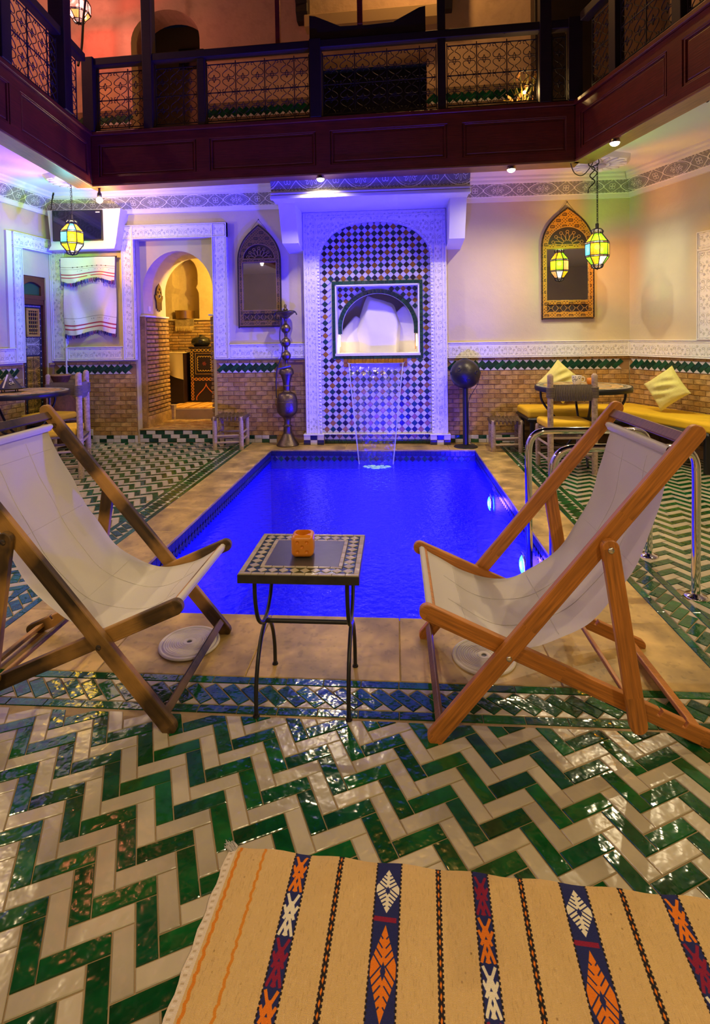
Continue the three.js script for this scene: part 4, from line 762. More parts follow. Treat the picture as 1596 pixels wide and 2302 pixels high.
// ---------------------------------------------------------------- two round pool lids on the stone kerb
for (const [x, z, lift, label, mat] of [[-0.957, -2.345, 0.004, 'round ribbed grey plastic drain cover on the stone, under the left deck chair', M.whitePlastic], [0.366, -2.31, 0.001, 'round flat white drain cover on the stone, under the right deck chair', std({ color: lin(0.6, 0.55, 0.44), roughness: 0.5 })]]) {
  const l = thing('drain_cover', label, 'cover', [x, lift, z]);
  const prof = [[0.012, 0.006], [0.012, 0.0115], [0.02, 0.012]]; for (let r = 0.024; r < 0.112; r += 0.0095) prof.push([r, 0.012], [r + 0.0045, 0.012], [r + 0.0055, 0.0095], [r + 0.0085, 0.0095]);
  prof.push([0.116, 0.012], [0.120, 0.008], [0.124, 0.0075], [0.126, 0.011], [0.134, 0.0095], [0.136, 0.003], [0.134, 0]);
  part('disc', lathe(prof, 64), mat, l);
  part('finger_hole', cyl(0.0125, 0.0125, 0.008, 0, 0.004, 0, 20), M.black, l);
}

// ---------------------------------------------------------------- chrome handrails at the pool steps
[[-3.43, 'polished steel pool handrail, the one farther from the viewer'], [-2.905, 'polished steel pool handrail, the one nearer the viewer behind the right deck chair']].forEach(([z, label]) => {
  const h = thing('pool_handrail', label, 'handrail', [1.565, 0, z], 0, 'handrails at the pool steps');
  part('pipe', tube([[0, 0.0, 0], [0, 0.35, 0], [0, 0.66, 0], [-0.005, 0.72, 0], [-0.03, 0.765, 0], [-0.075, 0.785, 0], [-0.14, 0.788, 0], [-0.6, 0.788, 0], [-0.655, 0.782, 0], [-0.7, 0.757, 0], [-0.724, 0.712, 0], [-0.732, 0.65, 0], [-0.732, 0.3, 0], [-0.732, -0.45, 0]], 0.0215, 110, 18), M.chrome, h);
  part('floor_flange', lathe([[0.0, 0.022], [0.024, 0.022], [0.03, 0.016], [0.05, 0.012], [0.056, 0.004], [0.056, 0]], 32), M.chrome, h);
});

// ---------------------------------------------------------------- kilim in the foreground
{
  const Wm = 1.75, Hm = 1.05;
  const kt = canvasTex(2048, 1228, 0, 0, (g, w, h) => {
    const k = w / Wm, kh = h / Hm; let s = 9; const R = () => (s = (s * 16807) % 2147483647) / 2147483647;
    g.fillStyle = '#dcb878'; g.fillRect(0, 0, w, h);
    for (let i = 0; i < 26000; i++) { const v = R(); g.strokeStyle = v < 0.5 ? `rgba(120,85,40,${0.05 + R() * 0.12})` : `rgba(255,235,180,${0.05 + R() * 0.12})`; g.lineWidth = 1 + R() * 1.5; const x = R() * w, y = R() * h; g.beginPath(); g.moveTo(x, y); g.lineTo(x + (R() - 0.5) * 4, y + 4 + R() * 14); g.stroke(); }
    for (let i = 0; i < 140; i++) { g.fillStyle = `rgba(90,60,25,${0.2 + R() * 0.3})`; g.fillRect(R() * w, R() * h, 2 + R() * 3, 2 + R() * 4); }
    g.fillStyle = '#e6d6bc'; g.fillRect(0, 0, 0.024 * k, h);
    for (let y = 0; y < h; y += 9) { g.fillStyle = y % 18 ? '#c9b490' : '#f0e4cd'; g.fillRect(0.006 * k, y, 0.009 * k, 5); }
    const wob = (x0, wid, col) => { g.fillStyle = col; for (let y = 0; y < h; y += 5) g.fillRect(x0 + Math.sin(y * 0.21) * 1.6 + R() * 2, y, wid, 5.5); };
    wob(0.030 * k, 9, '#e0851a'); wob(0.098 * k, 8, '#dd8a20');
    const NAVY = '#1d2460', OR = '#ee7f14', WH = '#efe6c8', RED = '#8f1238', BLK = '#1c1210';
    const edge = (x) => { g.fillStyle = BLK; for (let y = 0; y < h; y += 12) g.fillRect(x - 2, y, 5, 7); };
    const thin = (u) => { const x = u * k, wd = 0.0095 * k; g.fillStyle = BLK; g.fillRect(x - wd / 2, 0, wd, h); for (let y = 0; y < h; y += 24) { g.fillStyle = OR; g.beginPath(); g.moveTo(x - wd * 0.3, y + 12); g.lineTo(x, y + 2); g.lineTo(x + wd * 0.3, y + 8); g.lineTo(x + wd * 0.1, y + 20); g.closePath(); g.fill(); } edge(x - wd / 2); edge(x + wd / 2); };
    const cross = (x, y, wd, ht, col) => { g.strokeStyle = col; g.lineWidth = wd * 0.19; g.lineCap = 'butt'; const L = (a, b, c, d) => { g.beginPath(); g.moveTo(x + a * wd, y + b * ht); g.lineTo(x + c * wd, y + d * ht); g.stroke(); }; L(-0.38, 0.02, 0.34, 0.62); L(0.38, 0.02, -0.34, 0.62); L(-0.46, 0.30, -0.10, 0.58); L(0.46, 0.30, 0.1, 0.58); L(-0.3, 0.48, 0.0, 0.2); L(0.3, 0.48, 0, 0.2); L(0.02, 0.5, -0.42, 0.98); L(-0.02, 0.5, 0.42, 0.98); L(-0.16, 0.72, 0.1, 0.98); L(0.16, 0.72, -0.1, 0.98); };
    const multi = (u, wd, order) => { const x = u * k, W2 = wd * k; g.fillStyle = NAVY; g.fillRect(x - W2 / 2, 0, W2, h); const ht = 0.096 * kh; for (let y = 0.012 * kh, i = 0; y < h; y += ht * 1.02, i++) cross(x, y, W2 * 0.94, ht, order[i % order.length]); edge(x - W2 / 2); edge(x + W2 / 2); };
    const lozenge = (x, y, wd, ht, col) => { g.fillStyle = col; g.beginPath(); g.moveTo(x, y); g.lineTo(x + wd * 0.46, y + ht * 0.42); g.lineTo(x + wd * 0.46, y + ht * 0.55); g.lineTo(x, y + ht); g.lineTo(x - wd * 0.46, y + ht * 0.55); g.lineTo(x - wd * 0.46, y + ht * 0.42); g.closePath(); g.fill(); g.strokeStyle = NAVY; g.lineWidth = wd * 0.045; for (let i = 0; i < 9; i++) { const f = 0.1 + i * 0.1; for (const sx of [-1, 1]) { g.beginPath(); const up = f < 0.5; g.moveTo(x + sx * wd * 0.06, y + ht * (up ? f + 0.06 : f - 0.06)); g.lineTo(x + sx * wd * 0.46, y + ht * (up ? f - 0.1 : f + 0.1)); g.stroke(); } } g.fillStyle = NAVY; g.beginPath(); g.moveTo(x, y + ht * 0.4); g.lineTo(x + wd * 0.1, y + ht * 0.5); g.lineTo(x, y + ht * 0.6); g.lineTo(x - wd * 0.1, y + ht * 0.5); g.closePath(); g.fill(); };
    const wide = (u, wd) => { const x = u * k, W2 = wd * k; g.fillStyle = NAVY; g.fillRect(x - W2 / 2, 0, W2, h); let y = 0.022 * kh; for (let i = 0; y < h; i++) { const ht = (i % 2 ? 0.185 : 0.105) * kh; lozenge(x, y, W2, ht, i % 2 ? OR : WH); y += ht + 0.008 * kh; if (i % 2 === 0) { g.fillStyle = RED; g.fillRect(x - W2 / 2, y, W2 * 0.9, 0.011 * kh); y += 0.017 * kh; } } edge(x - W2 / 2); edge(x + W2 / 2); };
    multi(0.208, 0.040, [OR, WH, RED]); thin(0.312); wide(0.44, 0.062); thin(0.566); multi(0.672, 0.038, [RED, OR, WH]); thin(0.772); wide(0.9, 0.062); thin(1.016); multi(1.131, 0.040, [OR, RED, WH]); thin(1.235); wide(1.36, 0.062); thin(1.48); multi(1.6, 0.04, [WH, RED, OR]);
  });
  const weave = tex(512, 0.05, (u, v) => 0.5 + 0.25 * Math.sin(v * PI * 2 * 24) * (Math.sin(u * PI * 2 * 10) > 0 ? 1 : -1) + 0.5 * (fbm(u, v, 24, 2, 99) - 0.5));
  weave.repeat.set(Wm / 0.05, Hm / 0.05);
  const nx = 70, ny = 50, geo = [];
  const surf = (x, y) => 0.0065 + 0.0016 * Math.sin(x * 9 + y * 3) + 0.0012 * Math.sin(y * 14 + x * 2) ;
  const pos = [], uv = [], idx = [];
  for (let j = 0; j <= ny; j++) for (let i = 0; i <= nx; i++) { const x = i / nx * Wm, z = j / ny * Hm; const e = i === 0 || j === 0 || i === nx || j === ny; pos.push(x + (i === 0 ? 0.0025 * Math.sin(j * 1.7) : 0), e ? 0.002 : surf(x, z), z + (j === 0 ? 0.003 * Math.sin(i * 0.9) : 0)); uv.push(x / Wm, 1 - z / Hm); }
  for (let j = 0; j < ny; j++) for (let i = 0; i < nx; i++) { const a = j * (nx + 1) + i, b = a + nx + 1; idx.push(a, b, a + 1, b, b + 1, a + 1); }
  const g = new THREE.BufferGeometry(); g.setAttribute('position', new THREE.BufferAttribute(new Float32Array(pos), 3)); g.setAttribute('uv', new THREE.BufferAttribute(new Float32Array(uv), 2)); g.setIndex(idx); g.computeVertexNormals();
  const r = thing('kilim_rug', 'beige flat-woven rug with navy, orange and red patterned stripes in the foreground', 'rug', [-0.471, 0.001, -1.402], -0.055);
  part('weave', g, std({ color: lin(1, 1, 1), map: kt, roughness: 0.98, bumpMap: weave, bumpScale: 0.0012 }), r);
  const fr = []; for (let i = 0; i < 46; i++) { const z = rr(0, 0.02), x = rr(-0.012, 0.015); fr.push(tube([[x + 0.01, 0.004, z], [x, 0.006, z - 0.006], [x - rr(0.002, 0.012), 0.003, z - rr(0.004, 0.014)]], 0.0009, 5, 4)); }
  part('corner_fringe', join(fr), M.cloth, r).userData.kind = 'stuff';
}

// ---------------------------------------------------------------- water pipe left of the fountain
{
  const h = thing('hookah', 'tall engraved brass water pipe standing left of the fountain', 'water pipe', [-1.405, 0, -6.82]);
  part('foot', lathe([[0, 0.012], [0.145, 0.0], [0.147, 0.012], [0.13, 0.035], [0.095, 0.085], [0.07, 0.135], [0.062, 0.15], [0.055, 0.16], [0.05, 0.24], [0.062, 0.246], [0.064, 0.256], [0.05, 0.262]], 40), M.bronze, h);
  part('vase', lathe(smooth([[0.05, 0.26], [0.042, 0.275], [0.043, 0.33], [0.06, 0.365], [0.1, 0.40], [0.128, 0.44], [0.137, 0.50], [0.135, 0.57], [0.13, 0.575], [0.133, 0.582], [0.125, 0.63], [0.105, 0.67], [0.07, 0.69], [0.05, 0.70]]), 40), M.bronze, h);
  part('neck', lathe(smooth([[0.05, 0.70], [0.045, 0.72], [0.048, 0.76], [0.05, 0.775], [0.046, 0.79], [0.055, 0.84], [0.08, 0.92], [0.094, 0.925], [0.094, 0.95], [0.085, 0.985], [0.06, 1.015], [0.03, 1.03], [0.02, 1.06]]), 36), M.bronze, h);
  const st = []; for (const [y, r] of [[1.165, 0.062], [1.335, 0.062], [1.515, 0.062]]) st.push([0.022, y - 0.075], [0.028, y - 0.058], [r * 0.8, y - 0.038], [r, y - 0.004], [r * 0.97, y + 0.014], [r * 0.72, y + 0.042], [0.028, y + 0.056], [0.02, y + 0.07]);
  part('stem', lathe(smooth([[0.02, 1.05], ...st, [0.018, 1.61], [0.026, 1.64], [0.05, 1.66], [0.075, 1.69]], 7), 32), M.bronze, h);
  part('ash_tray', lathe(smooth([[0.03, 1.655], [0.075, 1.685], [0.115, 1.715], [0.13, 1.722], [0.13, 1.728], [0.1, 1.72], [0.02, 1.70]]), 36), M.bronze, h);
  part('bowl', lathe([[0.018, 1.70], [0.018, 1.745], [0.032, 1.75], [0.032, 1.765], [0.018, 1.772], [0.016, 1.80], [0.02, 1.805], [0.012, 1.825], [0.004, 1.83]], 24), M.bronze, h);
  part('hose', tube([[0.155, 1.69, 0.03], [0.13, 1.73, 0.03], [0.09, 1.74, 0.05], [0.02, 1.735, 0.08], [-0.09, 1.735, 0.07], [-0.135, 1.70, 0.05], [-0.13, 1.65, 0.05], [-0.085, 1.625, 0.06], [-0.04, 1.63, 0.07], [-0.05, 1.56, 0.075], [-0.062, 1.45, 0.07], [-0.06, 1.36, 0.075], [-0.03, 1.28, 0.075], [-0.05, 1.15, 0.075], [-0.11, 1.0, 0.05], [-0.135, 0.85, 0.02], [-0.138, 0.62, 0.0]], 0.0075, 110, 8), M.wire, h);
  part('ribbon', tube([[-0.1, 1.0, 0.05], [-0.02, 1.015, 0.085], [0.07, 1.035, 0.06]], 0.009, 20, 8), std({ color: lin(0.06, 0.06, 0.3), roughness: 0.7 }), h);
}

// ---------------------------------------------------------------- dark ball on a post right of the fountain
{
  const f = thing('ball_stand', 'dark metal ball on a black post with a round foot, right of the fountain', 'patio stand', [0.865, 0, -6.72]);
  part('foot_plate', lathe([[0, 0.03], [0.05, 0.03], [0.06, 0.022], [0.14, 0.012], [0.147, 0.006], [0.147, 0]], 40), M.black, f);
  part('post', cyl(0.033, 0.036, 0.74, 0, 0.39, 0, 20), M.black, f);
  part('ball', new THREE.SphereGeometry(0.185, 40, 30).translate(0, 0.915, 0), std({ color: lin(0.035, 0.032, 0.026), roughness: 0.38, metalness: 0.5, bumpMap: T.hammer, bumpScale: 0.0008 }), f);
  for (const [a, e] of [[0.7, 0.15], [-0.55, 0.35], [1.5, 0.1], [0.1, -0.35], [-1.3, 0.05]]) part('port', new THREE.TorusGeometry(0.019, 0.006, 8, 20).rotateX(-e).rotateY(a).translate(Math.sin(a) * Math.cos(e) * 0.184, 0.915 + Math.sin(e) * 0.184, Math.cos(a) * Math.cos(e) * 0.184), M.black, f);
  part('lid_ring', lathe([[0, 1.112], [0.03, 1.112], [0.035, 1.1], [0.05, 1.094], [0.055, 1.085]], 24), M.black, f);
  part('cable', tube([[0.17, 0.86, 0.03], [0.14, 0.78, 0.05], [0.09, 0.70, 0.06], [0.04, 0.6, 0.05], [0.038, 0.2, 0.035], [0.05, 0.06, 0.05], [0.11, 0.04, 0.03]], 0.004, 50, 6), M.wire, f);
}
// ---------------------------------------------------------------- stools
function stool(label, x, z, turn, w, h, ropeMat) {
  const s = thing('stool', label, 'stool', [x, 0, z], turn);
  const l = w / 2 - 0.028;
  for (const [a, b] of [[-l, -l], [l, -l], [-l, l], [l, l]]) part('leg', lathe([[0, 0], [0.026, 0], [0.029, h * 0.3], [0.028, h * 0.7], [0.027, h - 0.02], [0.02, h], [0, h]], 12).translate(a, 0, b), M.paleWood, s);
  for (const [y, q] of [[h * 0.22, 1], [h * 0.42, 1]]) for (const k of [-1, 1]) { part('rung', tube([[-l, y, k * l], [l, y + 0.01, k * l]], 0.014, 4, 8), M.paleWood, s); part('rung', tube([[k * l, y + 0.03, -l], [k * l, y + 0.03, l]], 0.013, 4, 8), M.paleWood, s); }
  const cords = []; for (let i = 0; i < 15; i++) { const t = lerp(-l - 0.005, l + 0.005, i / 14), sag = 0.012 + 0.01 * (1 - (i / 7 - 1) ** 2); cords.push(tube([[-l - 0.03, h - 0.045, t], [-l - 0.02, h - 0.012, t], [0, h - sag, t], [l + 0.02, h - 0.012, t], [l + 0.03, h - 0.045, t]], 0.012, 16, 6)); if (i % 2) cords.push(tube([[t, h - 0.045, -l - 0.03], [t, h - 0.006, -l - 0.02], [t, h - sag + 0.006, 0], [t, h - 0.006, l + 0.02], [t, h - 0.045, l + 0.03]], 0.012, 16, 6)); }
  part('woven_seat', join(cords), ropeMat, s);
}
stool('small wooden stool with a brown woven seat, between the arched doorway and the water pipe', -2.11, -6.69, 0.06, 0.39, 0.42, M.ropeDark);
stool('small wooden stool with a woven rope seat, right of the dark ball stand', 1.32, -6.57, -0.08, 0.37, 0.38, M.ropeDark);

// ---------------------------------------------------------------- rope-backed chairs
function ropeChair(label, x, z, turn, H, cushion) {
  const c = thing('rope_chair', label, 'chair', [x, 0, z], turn);   // own +z is the chair's back
  const w = 0.215, d = 0.21, sh = 0.44;
  for (const s of [-1, 1]) {
    part('back_post', lathe([[0, 0], [0.028, 0], [0.03, 0.3], [0.028, 0.6], [0.029, H - 0.06], [0.03, H - 0.02], [0.012, H], [0, H]], 12).translate(s * w, 0, d), M.paleWood, c);
    part('front_leg', lathe([[0, 0], [0.026, 0], [0.028, 0.25], [0.026, sh - 0.02], [0.018, sh], [0, sh]], 12).translate(s * w, 0, -d), M.paleWood, c);
    for (const y of [0.13, 0.28]) part('rung', tube([[s * w, y, -d], [s * w, y, d]], 0.013, 4, 8), M.paleWood, c);
  }
  for (const [y, z2] of [[0.18, -d], [0.3, -d], [0.2, d], [0.36, d]]) part('rung', tube([[-w, y, z2], [w, y, z2]], 0.013, 4, 8), M.paleWood, c);
  const cords = []; for (let i = 0; i < 17; i++) { const t = lerp(-w + 0.01, w - 0.01, i / 16); cords.push(tube([[t, sh - 0.035, -d - 0.02], [t, sh - 0.01, 0], [t, sh - 0.035, d + 0.02]], 0.013, 10, 6)); }
  part('woven_seat', join(cords), M.rope, c);
  const back = []; for (let i = 0; i < 24; i++) { const t = lerp(-w + 0.035, w - 0.035, i / 23), b = 0.018 * (1 - (i / 11.5 - 1) ** 2); back.push(tube([[t, H - 0.27, d + b], [t, H - 0.19, d + b + 0.02], [t, H - 0.11, d + b]], 0.0085, 8, 5)); back.push(tube([[t, H - 0.27, d + b], [t, H - 0.19, d + b - 0.02], [t, H - 0.11, d + b]], 0.0085, 8, 5)); }
  part('rope_back', join(back), M.rope, c);
  const wr = []; for (const s of [-1, 1]) for (let i = 0; i < 7; i++) wr.push(new THREE.TorusGeometry(0.033, 0.008, 6, 16).rotateX(PI / 2).translate(s * w, H - 0.25 + i * 0.015 + (0.02), d).toNonIndexed());
  part('rope_wrap', join(wr), M.rope, c);
  if (cushion) part('seat_cushion', rext(-w - 0.01, w + 0.01, sh - 0.005, sh + 0.075, -d - 0.03, d - 0.03, 0.03, 4), M.yellow, c);
  return c;
}
ropeChair('wooden chair with a wrapped rope back and yellow seat cushion at the right-hand table', 1.735, -5.62, 0.03, 1.0, true);
ropeChair('pale wooden chair with a carved rope back, seen from its side, at the left-hand table', -3.47, -5.29, 1.95, 1.08, true);
ropeChair('wooden rope chair behind the left-hand table, only its low back showing over it', -4.24, -6.27, PI - 0.12, 0.98, true);
ropeChair('pale rope chair cut off by the left edge of the photo, at the left-hand table', -4.40, -5.0, 0.45, 0.95, false);

// ---------------------------------------------------------------- round mosaic tables
function roundTable(label, x, z, r, h, legTurn) {
  const t = thing('round_table', label, 'table', [x, 0, z], legTurn);
  part('iron_rim', lathe([[r - 0.02, h - 0.055], [r, h - 0.05], [r + 0.004, h - 0.02], [r, h + 0.001], [r - 0.01, h + 0.002], [r - 0.012, h - 0.05]], 56), M.black, t);
  part('top_bed', cyl(r - 0.008, r - 0.008, 0.03, 0, h - 0.018, 0, 56), M.grout, t);
  const mk = (r0, r1, n, mats, name) => { for (let i = 0; i < n; i++) { const a = i / n * 2 * PI, b = (i + 1) / n * 2 * PI, e = 0.0012; const P = [[r0, a], [r1, a], [r1, b], [r0, b]].map(([q, w]) => [Math.cos(w) * (q + (q === r0 ? e : -e)), Math.sin(w) * (q + (q === r0 ? e : -e))]); const m = (a + b) / 2, cx = Math.cos(m) * (r0 + r1) / 2, cz = Math.sin(m) * (r0 + r1) / 2; part(name, tileGeo(P.map((p) => [p[0] - cx, p[1] - cz]), 0.006, 0.001, [rr(0, 2), rr(0, 2)]), mats(i), t).position.set(cx, h + 0.002, cz); } };
  mk(r - 0.05, r - 0.012, 44, () => pick(IVORY), 'mosaic_tile'); mk(r - 0.085, r - 0.052, 40, (i) => (i % 2 ? TEAL[0] : IVORY[0]), 'mosaic_tile'); mk(r - 0.2, r - 0.087, 26, () => pick(BRICK), 'mosaic_tile'); mk(0.12, r - 0.202, 16, (i) => (i % 2 ? IVORY[1] : BRICK[2]), 'mosaic_tile'); mk(0.001, 0.118, 8, () => BRICK[3], 'mosaic_tile');
  for (let i = 0; i < 4; i++) { const a = i * PI / 2 + 0.5, c = Math.cos(a), s = Math.sin(a); part('leg', tube([[c * (r - 0.06), h - 0.03, s * (r - 0.06)], [c * (r - 0.07), h - 0.16, s * (r - 0.07)], [c * 0.24, 0.44, s * 0.24], [c * 0.09, 0.33, s * 0.09], [c * 0.14, 0.2, s * 0.14], [c * 0.3, 0.01, s * 0.3]], 0.013, 44, 8), M.black, t); }
  part('ring', new THREE.TorusGeometry(0.1, 0.01, 8, 28).rotateX(PI / 2).translate(0, 0.33, 0), M.black, t);
}
roundTable('round mosaic table with a black iron rim, by the yellow corner bench', 2.02, -5.95, 0.49, 0.83, 0.35);
roundTable('round mosaic table with a dark iron rim, in front of the ornate narrow door', -4.13, -5.62, 0.47, 0.845, 0.2);
// on the right-hand table: a cup and a small orange pot
{
  const c = thing('cup', 'white china cup with a grey pattern and a handle on the right-hand table', 'cup', [1.985, 0.8335, -6.02]);
  const ct = canvasTex(256, 128, 1, 1, (g, w, h) => { g.fillStyle = '#e8e4dc'; g.fillRect(0, 0, w, h); g.strokeStyle = '#4a5a5e'; for (let i = 0; i < 34; i++) { g.lineWidth = 3; g.beginPath(); g.arc((i * 53) % w, (i * 37) % h, 9, i, i + 4); g.stroke(); } });
  part('body', lathe([[0, 0], [0.036, 0.0], [0.04, 0.01], [0.05, 0.05], [0.054, 0.1], [0.05, 0.1], [0.045, 0.05], [0.0, 0.012]], 32), std({ map: ct, roughness: 0.25 }), c);
  part('handle', tube([[0.05, 0.08, 0], [0.075, 0.08, 0], [0.083, 0.06, 0], [0.075, 0.035, 0], [0.044, 0.028, 0]], 0.006, 20, 8), std({ color: lin(0.75, 0.73, 0.68), roughness: 0.25 }), c);
  single('orange_pot', lathe([[0, 0], [0.035, 0], [0.05, 0.02], [0.052, 0.05], [0.042, 0.072], [0.036, 0.074], [0.038, 0.05], [0, 0.03]], 24), M.orangeGlaze, 'small round orange pot beside the cup on the right-hand table', 'pot', [2.14, 0.8335, -6.02]);
}
// napkin pyramid on the left-hand table
{
  const n = thing('pyramid_holder', 'dark blue pyramid-shaped holder with a white stripe and curl on the left-hand table', 'holder', [-4.22, 0.848, -5.55], 0.5);
  part('tray', lathe([[0, 0.03], [0.13, 0.03], [0.15, 0.042], [0.148, 0.046], [0.12, 0.036], [0, 0.036]], 32), M.darkStone, n);
  for (let i = 0; i < 4; i++) part('foot', cyl(0.005, 0.005, 0.03, Math.cos(i * 1.57 + 0.8) * 0.09, 0.015, Math.sin(i * 1.57 + 0.8) * 0.09, 8), M.iron, n);
  part('pyramid', new THREE.ConeGeometry(0.15, 0.18, 4).rotateY(PI / 4).translate(0, 0.127, 0).toNonIndexed(), std({ color: lin(0.02, 0.018, 0.05), roughness: 0.55 }), n);
  const face = (geo, name) => { geo.rotateX(-Math.atan2(0.106, 0.18)).translate(0, 0.127, 0.0545); part(name, geo, M.cloth, n); };
  face(rbox(0.016, 0.165, 0.002, -0.03, -0.01, 0, 0.0008, 1).rotateZ(-0.2), 'stripe');
  face(tube([[0.03, 0.015, 0], [0.012, 0.02, 0], [0.012, 0.0, 0], [0.035, -0.006, 0], [0.04, -0.03, 0], [0.02, -0.045, 0], [0.008, -0.032, 0], [0.03, -0.022, 0], [0.055, -0.04, 0]], 0.0042, 40, 6), 'curl');
}

// ---------------------------------------------------------------- yellow corner bench and pillows
{
  const bn = thing('corner_bench', 'low black iron corner bench with flat yellow seat cushions', 'bench', [0, 0, 0]);
  const soft = (pts, y0, y1) => { const s = poly(pts.map((p) => [p[0], -p[1]])); return ext(s, y1 - y0 - 0.05, 0.025).rotateX(-PI / 2).translate(0, y0 + 0.025, 0); };
  const side = (s, dpt) => [2.96 + 0.36 * s - 0.93 * dpt, BACK + 0.93 * s + 0.36 * dpt];
  part('frame', soft([[1.56, -6.93], [2.93, -6.93], [...side(1.55, 0.04)], [...side(1.55, 0.56)], [...side(0.62, 0.58)], [1.56, -6.38]], 0.36, 0.42), M.black, bn);
  for (const p of [[1.6, -6.42], [1.6, -6.9], [2.3, -6.42], side(1.5, 0.08), side(1.5, 0.52), side(0.75, 0.53)]) part('leg', rbox(0.045, 0.38, 0.045, p[0], 0.19, p[1], 0.006, 1), M.black, bn);
  for (const [a, b] of [[1.54, 2.68]]) part('seat_cushion', rext(a, b, 0.405, 0.505, -6.94, -6.36, 0.035, 4), M.yellow, bn);
  const g = rext(0.02, 1.62, 0.405, 0.512, 0.03, 0.57, 0.035, 4); g.rotateY(-Math.atan2(0.93, 0.36)).translate(2.96, 0, BACK); part('seat_cushion', g, M.yellow, bn);
  const pillow = (name, label, pos, rot, w) => {
    const n = 26, P = [], UVs = [], I = [];
    for (const s of [1, -1]) for (let j = 0; j <= n; j++) for (let i = 0; i <= n; i++) { const u = i / n * 2 - 1, v = j / n * 2 - 1, e = (1 - u * u) * (1 - v * v), pin = 1 - 0.07 * (1 - u * u) * (v * v) , pin2 = 1 - 0.07 * (1 - v * v) * (u * u); P.push(u * w * pin2, v * w * pin, s * (0.08 * Math.pow(e, 0.42) + 0.012 * Math.sin(u * 6 + v * 9) * e + 0.010 * Math.sin(v * 14 + u * 5) * e + 0.006 * Math.sin(v * 23 - u * 17) * e)); UVs.push(u * w, v * w); }
    const m = (n + 1) * (n + 1); for (const k of [0, 1]) for (let j = 0; j < n; j++) for (let i = 0; i < n; i++) { const a = k * m + j * (n + 1) + i, b = a + n + 1; k ? I.push(a, b, a + 1, b, b + 1, a + 1) : I.push(a, a + 1, b, b, a + 1, b + 1); }
    const pg = new THREE.BufferGeometry(); pg.setAttribute('position', new THREE.BufferAttribute(new Float32Array(P), 3)); pg.setAttribute('uv', new THREE.BufferAttribute(new Float32Array(UVs), 2)); pg.setIndex(I); pg.computeVertexNormals(); pg.rotateZ(PI / 4);
    const o = single(name, pg, M.paleYellow, label, 'pillow', pos, 0, 'pale yellow pillows on the corner bench'); o.rotation.set(...rot); return o;
  };
  pillow('pillow', 'pale yellow pillow standing on its corner against the back wall, behind the round table', [2.05, 0.80, -6.82], [-0.22, 0, 0.05], 0.2);
  const p2 = pillow('pillow', 'crumpled pale yellow pillow standing on its corner against the right-hand wall', [2.97, 0.775, -6.1], [0, 0, 0], 0.185); p2.rotation.order = 'YXZ'; p2.rotation.set(-0.2, -0.95, -0.12);
}

